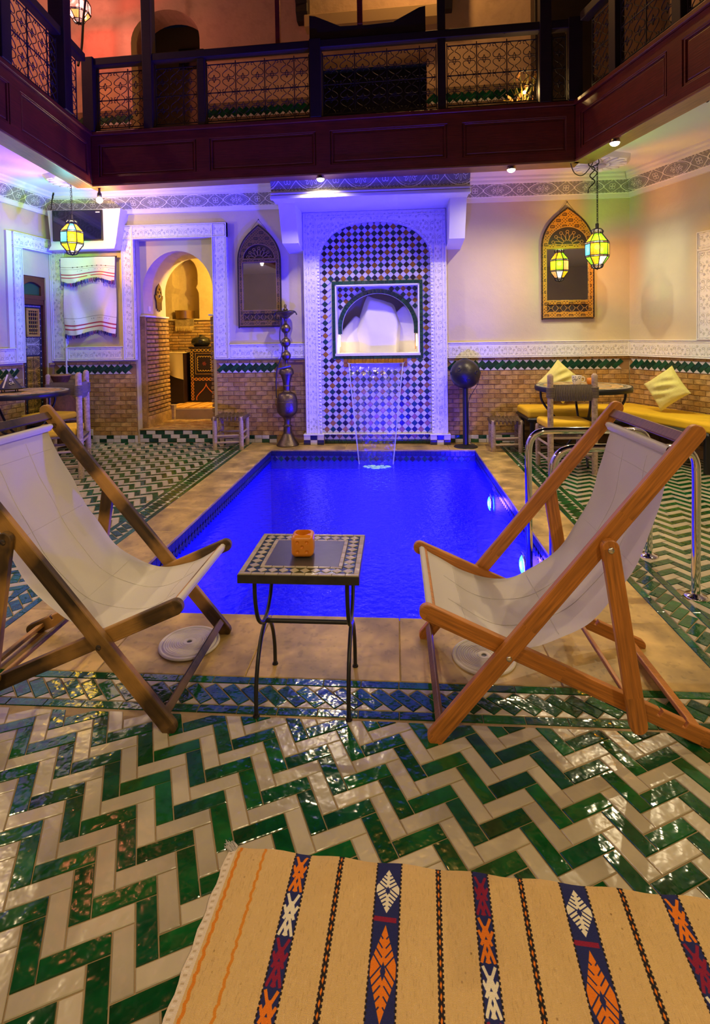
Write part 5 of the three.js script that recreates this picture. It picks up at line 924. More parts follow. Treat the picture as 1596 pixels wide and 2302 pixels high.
// ---------------------------------------------------------------- arched mirrors in painted frames
function mirrorThing(label, x, y0, w, h, groundCol, tex2, hang) {
  const m = thing('arched_mirror', label, 'mirror', [x, y0, BACK + 0.012]);
  const hw = w / 2, ys = h * 0.64, apex = h;
  const outline = (g) => { const W2 = hw - g, s = new THREE.Shape(); s.moveTo(-W2, g); s.lineTo(W2, g); s.lineTo(W2, ys); s.bezierCurveTo(W2, ys + (apex - ys) * 0.55, W2 * 0.42, apex - g - 0.1, 0, apex - g * 1.25); s.bezierCurveTo(-W2 * 0.42, apex - g - 0.1, -W2, ys + (apex - ys) * 0.55, -W2, ys); s.closePath(); return s; };
  const gy0 = h * 0.165, gy1 = h * 0.632, gx = hw - 0.062, lun = h * 0.665, lr = hw - 0.072;
  const s = outline(0), hole = new THREE.Path([[-gx, gy0], [gx, gy0], [gx, gy1], [-gx, gy1]].map((p) => new THREE.Vector2(...p)));
  s.holes.push(hole);
  s.holes.push(new THREE.Path(Array.from({ length: 25 }, (_, i) => { const t = PI * i / 24; return new THREE.Vector2(Math.cos(t) * lr, lun + Math.sin(t) * lr * 0.92); })));
  s.holes.push(rectPath(-gx, h * 0.06, gx, h * 0.13));
  part('frame', ext(s, 0.022, 0.004, 20), std({ map: tex2, roughness: 0.5 }), m);
  // raised black and gold edges
  const rimPts = outline(0.004).getSpacedPoints(150).map((p) => V(p.x, p.y, 0.024)); part('outer_edge', tube(rimPts, 0.009, 160, 6, true), M.darkWood, m);
  part('gold_bead', tube(outline(0.022).getSpacedPoints(150).map((p) => V(p.x, p.y, 0.027)), 0.0045, 160, 5, true), groundCol, m);
  part('inner_bead', join([rext(-gx - 0.008, gx + 0.008, gy1, gy1 + 0.012, 0, 0.03, 0.004, 1), rext(-gx - 0.008, gx + 0.008, gy0 - 0.01, gy0, 0, 0.03, 0.004, 1), rext(-gx - 0.01, -gx, gy0, gy1, 0, 0.03, 0.004, 1), rext(gx, gx + 0.01, gy0, gy1, 0, 0.03, 0.004, 1)]), groundCol, m);
  part('glass', bext(-gx, gx, gy0, gy1, 0.002, 0.006), M.mirror, m);
  // lunette: a half rosette of petals in openwork
  const back = new THREE.Shape(Array.from({ length: 25 }, (_, i) => { const t = PI * i / 24; return new THREE.Vector2(Math.cos(t) * lr, lun + Math.sin(t) * lr * 0.92); }));
  part('lunette', ext(back, 0.004, 0, 24), std({ color: lin(0.05, 0.03, 0.02), roughness: 0.5 }), m);
  const petals = []; for (let i = 0; i < 7; i++) { const t = PI * (i + 0.5) / 7; for (const [r, l, q] of [[0.45, 0.2, 0.06], [0.72, 0.07, 0.05]]) { const c = [Math.cos(t) * lr * r, lun + Math.sin(t) * lr * r * 0.92]; petals.push(tube(Array.from({ length: 10 }, (_, k) => { const a = k / 10 * 2 * PI, u = Math.cos(a) * lr * l, v = Math.sin(a) * lr * q * 1.4; return [c[0] + Math.cos(t) * u - Math.sin(t) * v, c[1] + Math.sin(t) * u + Math.cos(t) * v, 0.012]; }), 0.004, 24, 5, true)); } }
  petals.push(tube(Array.from({ length: 25 }, (_, i) => { const t = PI * i / 24; return [Math.cos(t) * (lr - 0.004), lun + Math.sin(t) * (lr - 0.004) * 0.92, 0.022]; }), 0.006, 60, 6), rext(-lr, lr, lun - 0.004, lun + 0.008, 0.0, 0.026, 0.003, 1));
  part('rosette', join(petals), groundCol, m);
  const knots = []; for (let i = 0; i < 5; i++) { const a = lerp(-gx, gx, i / 5), b = lerp(-gx, gx, (i + 1) / 5), y = h * 0.06, Y = h * 0.13; knots.push(tube([[a, y, 0.012], [lerp(a, b, 0.35), lerp(y, Y, 0.5), 0.014], [a, Y, 0.012]], 0.003, 10, 5), tube([[b, y, 0.012], [lerp(a, b, 0.65), lerp(y, Y, 0.5), 0.014], [b, Y, 0.012]], 0.003, 10, 5), tube([[lerp(a, b, 0.35), lerp(y, Y, 0.5), 0.014], [lerp(a, b, 0.65), lerp(y, Y, 0.5), 0.014]], 0.003, 4, 5)); }
  part('lower_panel', bext(-gx, gx, h * 0.06, h * 0.13, 0.002, 0.008), std({ color: lin(0.045, 0.025, 0.02), roughness: 0.5 }), m); part('knot_work', join(knots), groundCol, m);
  const wires = [-0.1, 0.1].map((q) => tube([[q, apex - 0.06, 0.01], [0.0, apex + 0.07, 0.008]], 0.0022, 4, 5)); part('hanging_wire', join(wires), M.wire, m); part('nail', ball(0.008, 0, apex + 0.07, 0.008, 8), M.iron, m);
}
const frameTex = (gold, dark) => { const t = canvasTex(512, 512, 0.30, 0.30, (g, w, h) => { g.fillStyle = gold; g.fillRect(0, 0, w, h); const c = 128; for (let j = 0; j < 4; j++) for (let i = 0; i < 4; i++) { const x = i * c, y = j * c; g.fillStyle = dark; if ((i + j) % 2) { g.beginPath(); g.roundRect(x + 14, y + 30, c - 28, c - 60, 22); g.fill(); g.strokeStyle = gold; g.lineWidth = 9; g.beginPath(); g.arc(x + 48, y + 64, 15, 0, 5); g.arc(x + 80, y + 64, 15, 3, 8); g.stroke(); } else { for (let k = 0; k < 4; k++) for (let l = 0; l < 4; l++) if ((k + l) % 2) { g.save(); g.translate(x + 16 + k * 32, y + 16 + l * 32); g.rotate(PI / 4); g.fillRect(-10, -10, 20, 20); g.restore(); } } } }); return t; };
mirrorThing('arched mirror in a gold and dark painted frame right of the fountain', 2.19, 1.585, 0.645, 1.40, std({ color: lin(0.62, 0.33, 0.07), roughness: 0.45 }), frameTex('#c98f2a', '#33180f'), true);
mirrorThing('arched mirror in a dull brown painted frame between the arched doorway and the fountain', -1.775, 1.545, 0.575, 1.345, std({ color: lin(0.26, 0.15, 0.08), roughness: 0.5 }), frameTex('#6e5232', '#1c1420'), true);

// ---------------------------------------------------------------- hanging lanterns of coloured glass
const GLASS = {}; for (const [k, c] of Object.entries({ yellow: [1, 0.62, 0.015], amber: [1, 0.40, 0.02], green: [0.28, 0.85, 0.02], blue: [0.10, 0.55, 1], pale: [0.75, 0.9, 1], orange: [1, 0.48, 0.16], red: [1, 0.24, 0.22], pink: [1, 0.48, 0.5] })) GLASS[k] = phy({ color: lin(...c), roughness: 0.24, transmission: 1, thickness: 0, ior: 1.5 });
function lantern(label, x, z, yTop, yCeil, R, Ht, colors, power, lightCol, bulbMat, turn = 0) {
  const l = thing('hanging_lantern', label, 'lantern', [x, 0, z], turn);
  const yb = yTop - Ht, n = 8;
  // rings of the body: radius and height
  const ring = [[0.42, 0.86], [0.97, 0.66], [1, 0.62], [1, 0.34], [0.97, 0.31], [0.50, 0.13]].map(([r, t]) => [r * R, yb + t * Ht]);
  const pt = (i, k, out = 0) => { const a = (i + 0.5) / n * 2 * PI; return [Math.cos(a) * (ring[k][0] + out), ring[k][1], Math.sin(a) * (ring[k][0] + out)]; };
  const bars = [], panes = [[0, 1], [2, 3], [4, 5]];
  for (let i = 0; i < n; i++) { for (const [a, b] of panes) bars.push(tube([pt(i, a), pt(i, b)], 0.0055, 2, 6)); for (let k = 0; k < 6; k++) bars.push(tube([pt(i, k), pt(i + 1, k)], 0.0055, 2, 6)); bars.push(tube([pt(i, 1), pt(i, 2)], 0.005, 2, 6), tube([pt(i, 3), pt(i, 4)], 0.005, 2, 6)); }
  part('metal_cage', join(bars), M.iron, l);
  panes.forEach(([a, b], row) => { for (let i = 0; i < n; i++) { const q = [pt(i, a), pt(i + 1, a), pt(i + 1, b), pt(i, b)], P = []; for (const k of [0, 1, 2, 0, 2, 3]) P.push(...q[k]); const g = new THREE.BufferGeometry(); g.setAttribute('position', new THREE.BufferAttribute(new Float32Array(P), 3)); g.computeVertexNormals(); part('glass_pane', metric(g), GLASS[colors[row % colors.length][i % colors[row % colors.length].length]], l); } });
  // pierced collar above and drop below
  const fins = []; for (let i = 0; i < n; i++) { const a = (i + 0.5) / n * 2 * PI; fins.push(tube([[Math.cos(a) * R * 0.42, yb + 0.86 * Ht, Math.sin(a) * R * 0.42], [Math.cos(a) * R * 0.5, yb + 0.92 * Ht, Math.sin(a) * R * 0.5], [Math.cos(a) * R * 0.3, yb + 0.975 * Ht, Math.sin(a) * R * 0.3], [0, yb + 0.985 * Ht, 0]], 0.006, 14, 6), tube([[Math.cos(a) * R * 0.5, yb + 0.13 * Ht, Math.sin(a) * R * 0.5], [Math.cos(a) * R * 0.42, yb + 0.07 * Ht, Math.sin(a) * R * 0.42], [Math.cos(a) * R * 0.12, yb + 0.035 * Ht, Math.sin(a) * R * 0.12]], 0.007, 12, 6)); }
  part('crown_ribs', join(fins), M.iron, l);
  part('cap', lathe([[0, yTop + 0.05], [0.018, yTop + 0.05], [0.018, yTop], [0.035, yTop - 0.01], [0.04, yTop - 0.02], [0, yTop - 0.02]], 20), M.iron, l);
  part('finial', lathe([[0, yb], [0.006, yb + 0.006], [0.014, yb + 0.03 * Ht], [0.03, yb + 0.05 * Ht], [0.012, yb + 0.06 * Ht], [0, yb + 0.06 * Ht]], 16), M.iron, l);
  const links = []; for (let y = yTop + 0.055, i = 0; y < yCeil - 0.03; y += 0.026, i++) links.push(new THREE.TorusGeometry(0.011, 0.0028, 5, 10).scale(0.65, 1.3, 1).rotateY(i % 2 ? PI / 2 : 0).translate(0, y + 0.013, 0).toNonIndexed());
  part('chain', join(links), M.iron, l); part('cord', tube([[0.008, yTop + 0.05, 0.004], [0.012, (yTop + yCeil) / 2, -0.004], [0.006, yCeil, 0.004]], 0.003, 20, 6), M.wire, l);
  part('bulb', new THREE.SphereGeometry(0.03, 16, 12).translate(0, yb + 0.55 * Ht, 0), bulbMat, l);
  bulbLight(x, yb + 0.55 * Ht, z, power, lightCol, 1.2);
  return l;
}
lantern('hanging lantern of coloured glass panes in front of the right-hand arched mirror', 2.30, -6.28, 2.585, CEIL, 0.128, 0.475, [['yellow', 'green', 'green', 'yellow', 'amber', 'yellow', 'green', 'orange'], ['yellow', 'green', 'amber', 'blue', 'yellow', 'green', 'orange', 'pale'], ['green', 'pale', 'yellow', 'green', 'orange', 'pale', 'yellow', 'yellow']], POWER.lantern, lin(1, 0.82, 0.5), GLOW_BULB, 0.25);
lantern('hanging lantern of coloured glass panes near the television in the left corner', -3.86, -6.2, 2.86, CEIL, 0.132, 0.44, [['amber', 'blue', 'amber', 'yellow', 'green', 'green', 'yellow', 'yellow'], ['yellow', 'yellow', 'blue', 'amber', 'green', 'green', 'yellow', 'pale'], ['pale', 'yellow', 'yellow', 'amber', 'green', 'green', 'yellow', 'yellow']], POWER.lantern * 1.4, lin(1, 0.85, 0.5), GLOW_BULB, 0.55);
lantern('red glass lantern hanging in the upper gallery at the top left', -3.80, -6.38, 5.66, 6.58, 0.135, 0.40, [['red', 'pink'], ['pink', 'red', 'pink', 'pink'], ['pink', 'orange']], POWER.red, lin(1, 0.55, 0.42), GLOW_RED, 0.2);
single('lamp_cable', tube([[-3.55, 6.5, -6.3], [-3.60, 5.9, -6.3], [-3.68, 5.3, -6.28], [-3.70, 4.9, -6.25], [-3.66, 4.62, -6.1]], 0.014, 40, 6), M.wire, 'dark cable hanging beside the red lantern in the upper gallery', 'cable');
// ceiling rosettes
for (const [x, z, label] of [[2.36, -6.36, 'eight-sided carved plaster rosette on the ceiling above the right lantern'], [-3.86, -6.28, 'carved plaster rosette on the ceiling above the left lantern']]) {
  const r = thing('ceiling_rosette', label, 'ceiling rose', [x, 0, z]);
  part('plate', new THREE.CylinderGeometry(0.34, 0.30, 0.05, 8).translate(0, CEIL - 0.024, 0).toNonIndexed(), M.white, r);
  const pet = []; for (let i = 0; i < 16; i++) { const a = i / 16 * 2 * PI; pet.push(ball(0.04, 0, 0, 0, 8).scale(2.2, 0.35, 0.75).rotateY(-a).translate(Math.cos(a) * 0.19, CEIL - 0.052, Math.sin(a) * 0.19)); }
  part('petals', join(pet), M.white, r); part('boss', ball(0.07, 0, 0, 0, 16).scale(1, 0.4, 1).translate(0, CEIL - 0.055, 0), M.white, r);
}

// ---------------------------------------------------------------- spotlights under the balcony edge
function spotlight(label, x, z, seen, aim, power, color = COOL) {
  const y = 3.165;
  if (seen) {
    const s = thing('spotlight', label, 'spotlight', [x, y, z], 0, 'spotlights under the balcony edge');
    part('housing', lathe([[0.0, 0.02], [0.04, 0.02], [0.045, 0.0], [0.05, -0.012], [0.046, -0.016], [0.036, -0.008], [0, -0.008]], 24), M.steel, s);
    part('lamp_glass', new THREE.SphereGeometry(0.042, 28, 20).scale(1, 0.7, 1).translate(0, -0.014, 0), GLOW_LAMP, s);
  }
  spotLamp(x, y - 0.05, z, power, color, aim);
}
const edgeAt = (a, b, t, off = 0.1) => { const n = norm2(b[1] - a[1], -(b[0] - a[0])); return [lerp(a[0], b[0], t) + n[0] * off, lerp(a[1], b[1], t) + n[1] * off]; };
spotlight('small round spotlight under the balcony edge above the fountain', -0.80, -5.94, true, [-0.75, 0, -6.05], POWER.spot);
spotlight('small round spotlight under the balcony edge, right of the fountain', 1.26, -5.86, true, [1.2, 0, -5.95], POWER.spot);
spotlight('small round spotlight under the right-hand balcony edge, nearest the corner with the loose wires', 2.05, -5.16, true, [2.0, 0, -5.2], POWER.spot);
{
  const b = thing('bare_bulb', 'bare round bulb hanging at the left end of the balcony beam', 'bulb', [-3.44, 0, -6.09]);
  part('holder', lathe([[0, 3.19], [0.012, 3.19], [0.014, 3.14], [0.024, 3.12], [0.026, 3.085], [0, 3.08]], 16), M.black, b);
  part('glass_bulb', ball(0.036, 0, 3.045, 0, 20), GLOW_BULB, b); bulbLight(-3.44, 3.045, -6.09, 1.2, WARM, 1.8);
}
// the same fittings go on round the rest of the court, beside and behind the viewer
for (const [x, z, k, aim, where] of [[2.55, -3.1, 1.2, [1.9, 0, -3.0], 'right-hand balcony edge, above the pool handrails'], [3.05, -1.2, 1.2, [2.0, 0, -1.4], 'right-hand balcony edge, beside the viewer'], [-3.32, -3.6, 1, [-2.7, 0, -3.6], 'left-hand balcony edge, level with the middle of the pool'], [-3.08, -1.6, 1.2, [-2.0, 0, -1.8], 'left-hand balcony edge, level with the left deck chair'], [-0.9, 1.1, 1.3, [-0.7, 0, 0.3], 'rear balcony edge behind the viewer, on its left half'], [1.5, 1.1, 1.3, [1.2, 0, 0.3], 'rear balcony edge behind the viewer, on its right half']]) spotlight('round spotlight under the ' + where, x, z, true, aim, POWER.spot * k, WARM);
// loose wires and a hook at the right-hand corner of the balcony
single('loose_wires', join([tube([[1.86, 3.2, -5.83], [1.93, 3.10, -5.9], [2.03, 3.09, -5.95], [2.10, 3.17, -5.9], [2.12, 3.24, -5.85]], 0.005, 30, 5), tube([[2.10, 3.26, -5.85], [2.06, 3.17, -5.86], [2.13, 3.13, -5.87], [2.08, 3.06, -5.88], [2.13, 3.0, -5.88], [2.07, 2.93, -5.88], [2.06, 2.88, -5.88]], 0.006, 50, 5), tube([[2.14, 3.26, -5.84], [2.16, 3.18, -5.85], [2.09, 3.14, -5.86], [2.15, 3.09, -5.87], [2.1, 3.02, -5.88]], 0.005, 40, 5)]), M.wire, 'tangle of loose dark wires hanging from the right corner of the balcony beam', 'wires');
single('ceiling_hook', tube([[2.585, CEIL, -4.62], [2.585, 3.30, -4.62], [2.565, 3.27, -4.62], [2.545, 3.29, -4.62], [2.55, 3.315, -4.62]], 0.008, 24, 6), M.iron, 'dark iron hook in the ceiling at the right edge of the photo', 'hook');

// ---------------------------------------------------------------- television in a plaster box, hanging blanket, pipe, socket
{
  const bx = struct('trim'); bx.position.set(-4.05, 0, BACK); // plaster box that carries the screen
  part('casing', ext(poly([[-0.46, 2.66], [-0.5, 2.6], [0.40, 2.6], [0.42, 2.66], [0.50, 3.12], [-0.5, 3.12]]), 0.22, 0).translate(0, 0, 0), M.white, bx);
  const t = thing('television', 'flat dark television screen in a plaster box above the hanging blanket', 'television', [-4.12, 2.905, BACK + 0.245], 0.06);
  part('bezel', rbox(0.66, 0.40, 0.035, 0, 0, 0, 0.006), M.black, t); part('screen', bext(-0.315, 0.315, -0.185, 0.185, 0.0172, 0.0188), phy({ color: lin(0.006, 0.007, 0.008), roughness: 0.04, ior: 1.7 }), t);
  part('small_badge', bext(0.245, 0.30, 0.16, 0.175, 0.018, 0.0195), M.whitePlastic, t);
}
{
  const bt = canvasTex(512, 512, 0, 0, (g, w, h) => {
    g.fillStyle = '#e4dfd2'; g.fillRect(0, 0, w, h); let s = 3; const R = () => (s = (s * 16807) % 2147483647) / 2147483647;
    for (let i = 0; i < 900; i++) { g.fillStyle = `rgba(150,140,120,${R() * 0.15})`; g.fillRect(R() * w, R() * h, 2 + R() * 10, 2); }
    const line = (y, hh, c) => { g.fillStyle = c; g.fillRect(0, y * h, w, hh * h); };
    for (const y of [0.20, 0.83]) { line(y, 0.012, '#b3364a'); line(y + 0.018, 0.014, '#f3ead6'); line(y + 0.036, 0.011, '#c03a4e'); line(y - 0.06, 0.004, '#9c9484'); }
    line(0.115, 0.006, '#9a9078'); for (let i = 0; i < 8; i++) { g.fillStyle = '#55503f'; g.fillRect(w * (0.2 + 0.09 * i), h * 0.112, 12, 6); }
    for (let i = 0; i < 26; i++) { g.fillStyle = '#8a8272'; g.fillRect(R() * w, h * (0.16 + (i % 2) * 0.63), 5, 4); }
  });
  const bl = thing('hanging_blanket', 'white woven blanket with red stripes and dark tassels hung on the left back wall', 'blanket', [-4.08, 0, BACK + 0.04]);
  const sheet = (x0, x1, y0, y1, z0, v0, v1, fold) => { const g = new THREE.PlaneGeometry(1, 1, 44, 44), p = g.attributes.position, u = g.attributes.uv; for (let i = 0; i < p.count; i++) { const a = u.getX(i), b = u.getY(i), drape = (1 - b) * fold; const swag = Math.sin(a * PI) * drape; p.setXYZ(i, lerp(x0, x1, a) + 0.02 * (1 - b) * Math.sin(a * 12), lerp(y0, y1, b) - 0.03 * Math.sin(a * PI * 2 + 0.6) * (1 - b), z0 + 0.03 * Math.sin(a * 9 + b * 4 * fold) * (0.3 + drape) + 0.02 * Math.sin((a - 0.5) * (a - 0.5) * 40 - b * 9) * swag); u.setXY(i, a, lerp(v0, v1, b)); } g.computeVertexNormals(); return g; };
  const bm = std({ map: bt, roughness: 0.95, bumpMap: T.canvas, bumpScale: 0.0004 });
  part('lower_fall', sheet(-0.37, 0.35, 1.50, 2.44, 0.02, 0.08, 0.72, 1), bm, bl); part('upper_fall', sheet(-0.385, 0.365, 2.20, 2.515, 0.055, 0.70, 1, 0.4), bm, bl);
  part('hanging_rod', cyl(0.012, 0.012, 0.78, 0, 0, 0, 10).rotateZ(PI / 2).translate(-0.01, 2.515, 0.03), M.darkWood, bl);
  const col = [lin(0.03, 0.02, 0.12), lin(0.05, 0.08, 0.35), lin(0.3, 0.05, 0.15), lin(0.03, 0.03, 0.06)].map((c) => std({ color: c, roughness: 0.95 }));
  const sets = col.map(() => []);
  for (const [y, z, w] of [[2.205, 0.065, 0.37], [1.50, 0.03, 0.36]]) for (let i = 0; i < 64; i++) { const x = lerp(-w - 0.01, w - 0.015, i / 63), k = Math.floor(i / 5 + rnd()) % 5; if (k === 4 && i % 3) continue; const q = y - 0.03 * Math.sin((i / 63) * PI * 2 + 0.6); sets[k % 4].push(tube([[x, q + 0.01, z], [x + rr(-0.004, 0.004), q - 0.02, z + 0.006], [x + rr(-0.008, 0.008), q - rr(0.035, 0.06), z]], 0.0045, 5, 4)); }
  sets.forEach((l, i) => { if (l.length) part('tassel_fringe', join(l), col[i], bl).userData.kind = 'stuff'; });
  single('wall_pipe', join([tube([[0, 0.02, 0], [0, 1.3, 0]], 0.011, 4, 8), ...[0.3, 0.75, 1.05].map((y) => rbox(0.04, 0.015, 0.02, 0, y, -0.006, 0.003, 1))]), M.whitePlastic, 'thin white cable pipe running down the wall below the blanket', 'pipe', [-4.455, 0, BACK + 0.058]);
  const so = thing('wall_socket', 'white electric socket low on the brick wall left of the doorway', 'socket', [-4.165, 0.145, BACK + 0.032]);
  part('plate', rbox(0.085, 0.085, 0.014, 0, 0, 0, 0.005), M.whitePlastic, so); part('well', new THREE.TorusGeometry(0.02, 0.004, 8, 20).translate(0, 0, 0.009), M.whitePlastic, so); part('holes', join([cyl(0.003, 0.003, 0.004, -0.009, 0, 0.009, 8).rotateX(0), cyl(0.003, 0.003, 0.004, 0.009, 0, 0.009, 8)]), M.black, so);
}
// clay jar in the left corner
{
  const u = thing('clay_jar', 'tall dark clay jar with a wide rim in the left corner beside the narrow door', 'jar', [-4.42, 0, -6.755]);
  part('body', lathe([[0, 0], [0.14, 0], [0.15, 0.03], [0.2, 0.25], [0.215, 0.42], [0.19, 0.58], [0.11, 0.70], [0.078, 0.76], [0.085, 0.85], [0.115, 0.92], [0.125, 0.945], [0.118, 0.95], [0.105, 0.93], [0.07, 0.85], [0, 0.8]], 40), M.terracotta, u);
  part('rim_band', new THREE.TorusGeometry(0.119, 0.010, 8, 36).rotateX(PI / 2).translate(0, 0.945, 0), std({ color: lin(0.4, 0.2, 0.08), roughness: 0.7 }), u);
}

// ---------------------------------------------------------------- narrow ornate door in the left wall
{
  const d = struct('door_1'); d.position.copy(wallLeft.position); d.rotation.copy(wallLeft.rotation);
  const red = std({ color: lin(0.21, 0.055, 0.025), roughness: 0.5, map: T.wood }), blue = std({ color: lin(0.035, 0.035, 0.10), roughness: 0.6, map: T.blotch }), gold = std({ color: lin(0.55, 0.30, 0.05), roughness: 0.5 });
  const x0 = -0.56, x1 = -0.125;
  part('door_recess', bext(x0, x1, 0, 2.25, -0.22, -0.16), M.plaster, d);
  part('transom', ext((() => { const s = poly([[x0, 1.95], [x1, 1.95], [x1, 2.25], [x0, 2.25]]); const h = new THREE.Path(); h.moveTo(x0 + 0.06, 2.0); h.lineTo(x1 - 0.06, 2.0); h.lineTo(x1 - 0.06, 2.12); h.quadraticCurveTo((x0 + x1) / 2, 2.23, x0 + 0.06, 2.12); h.closePath(); s.holes.push(h); return s; })(), 0.04, 0.003).translate(0, 0, -0.06), red, d);
  part('transom_glass', bext(x0 + 0.05, x1 - 0.05, 1.99, 2.2, -0.06, -0.052), phy({ color: lin(0.03, 0.09, 0.05), roughness: 0.2 }), d);
  part('jamb', join([rext(x0, x0 + 0.05, 0.0, 1.95, -0.08, -0.02, 0.005, 1), rext(x1 - 0.03, x1, 0.0, 1.95, -0.08, -0.02, 0.005, 1), rext(x0, x1, 1.88, 1.95, -0.08, -0.02, 0.005, 1)]), red, d);
  part('leaf', rext(x0 + 0.05, x1 - 0.03, 0.02, 1.88, -0.10, -0.06, 0.004, 1), blue, d);
  const fx0 = x0 + 0.12, fx1 = x1 - 0.085;
  part('lattice_frame', join([rext(fx0, fx1, 1.80, 1.83, -0.06, -0.035, 0.004, 1), rext(fx0, fx1, 1.46, 1.49, -0.06, -0.035, 0.004, 1), rext(fx0, fx0 + 0.03, 1.47, 1.82, -0.06, -0.035, 0.004, 1), rext(fx1 - 0.03, fx1, 1.47, 1.82, -0.06, -0.035, 0.004, 1)]), gold, d);
  part('lattice_dark', bext(fx0 + 0.02, fx1 - 0.02, 1.48, 1.81, -0.062, -0.055), M.darkWood, d);
  const sp = []; for (let r = 0; r < 6; r++) for (let k = 0; k < 5; k++) { const x = lerp(fx0 + 0.045, fx1 - 0.045, k / 4), y = 1.515 + r * 0.052; sp.push(ball(0.012, x, y, -0.046, 8), tube([[x, y - 0.026, -0.047], [x, y + 0.026, -0.047]], 0.004, 2, 5), tube([[x - 0.02, y, -0.047], [x + 0.02, y, -0.047]], 0.004, 2, 5)); }
  part('spindle_lattice', join(sp), gold, d);
  part('carved_panel', bext(fx0, fx1, 1.22, 1.45, -0.062, -0.05), std({ color: lin(0.6, 0.56, 0.55), roughness: 0.7, bumpMap: T.friezeB, bumpScale: 0.02, map: T.frieze }), d);
  for (const k of [0, 1]) { const a = lerp(fx0, fx1, k / 2) + 0.006, b = lerp(fx0, fx1, (k + 1) / 2) - 0.006; part('gold_panel', rext(a, b, 0.30, 1.20, -0.062, -0.048, 0.004, 1), std({ color: lin(0.75, 0.42, 0.07), roughness: 0.5, map: T.frieze, bumpMap: T.friezeB, bumpScale: 0.01 }), d); }
  const st = []; for (let i = 0; i < 11; i++) st.push(ball(0.009, lerp(fx0 - 0.02, fx1 + 0.03, i / 10), 1.86 + 0.0 * i, -0.058, 8)); for (let i = 0; i < 16; i++) { st.push(ball(0.007, fx1 + 0.03, 0.5 + i * 0.085, -0.058, 6), ball(0.007, fx0 - 0.03, 0.5 + i * 0.085, -0.058, 6)); }
  part('studs', join(st), M.white, d); part('latch', rext(fx0 - 0.06, fx0 + 0.01, 1.305, 1.335, -0.06, -0.035, 0.004, 1), M.steel, d);
}

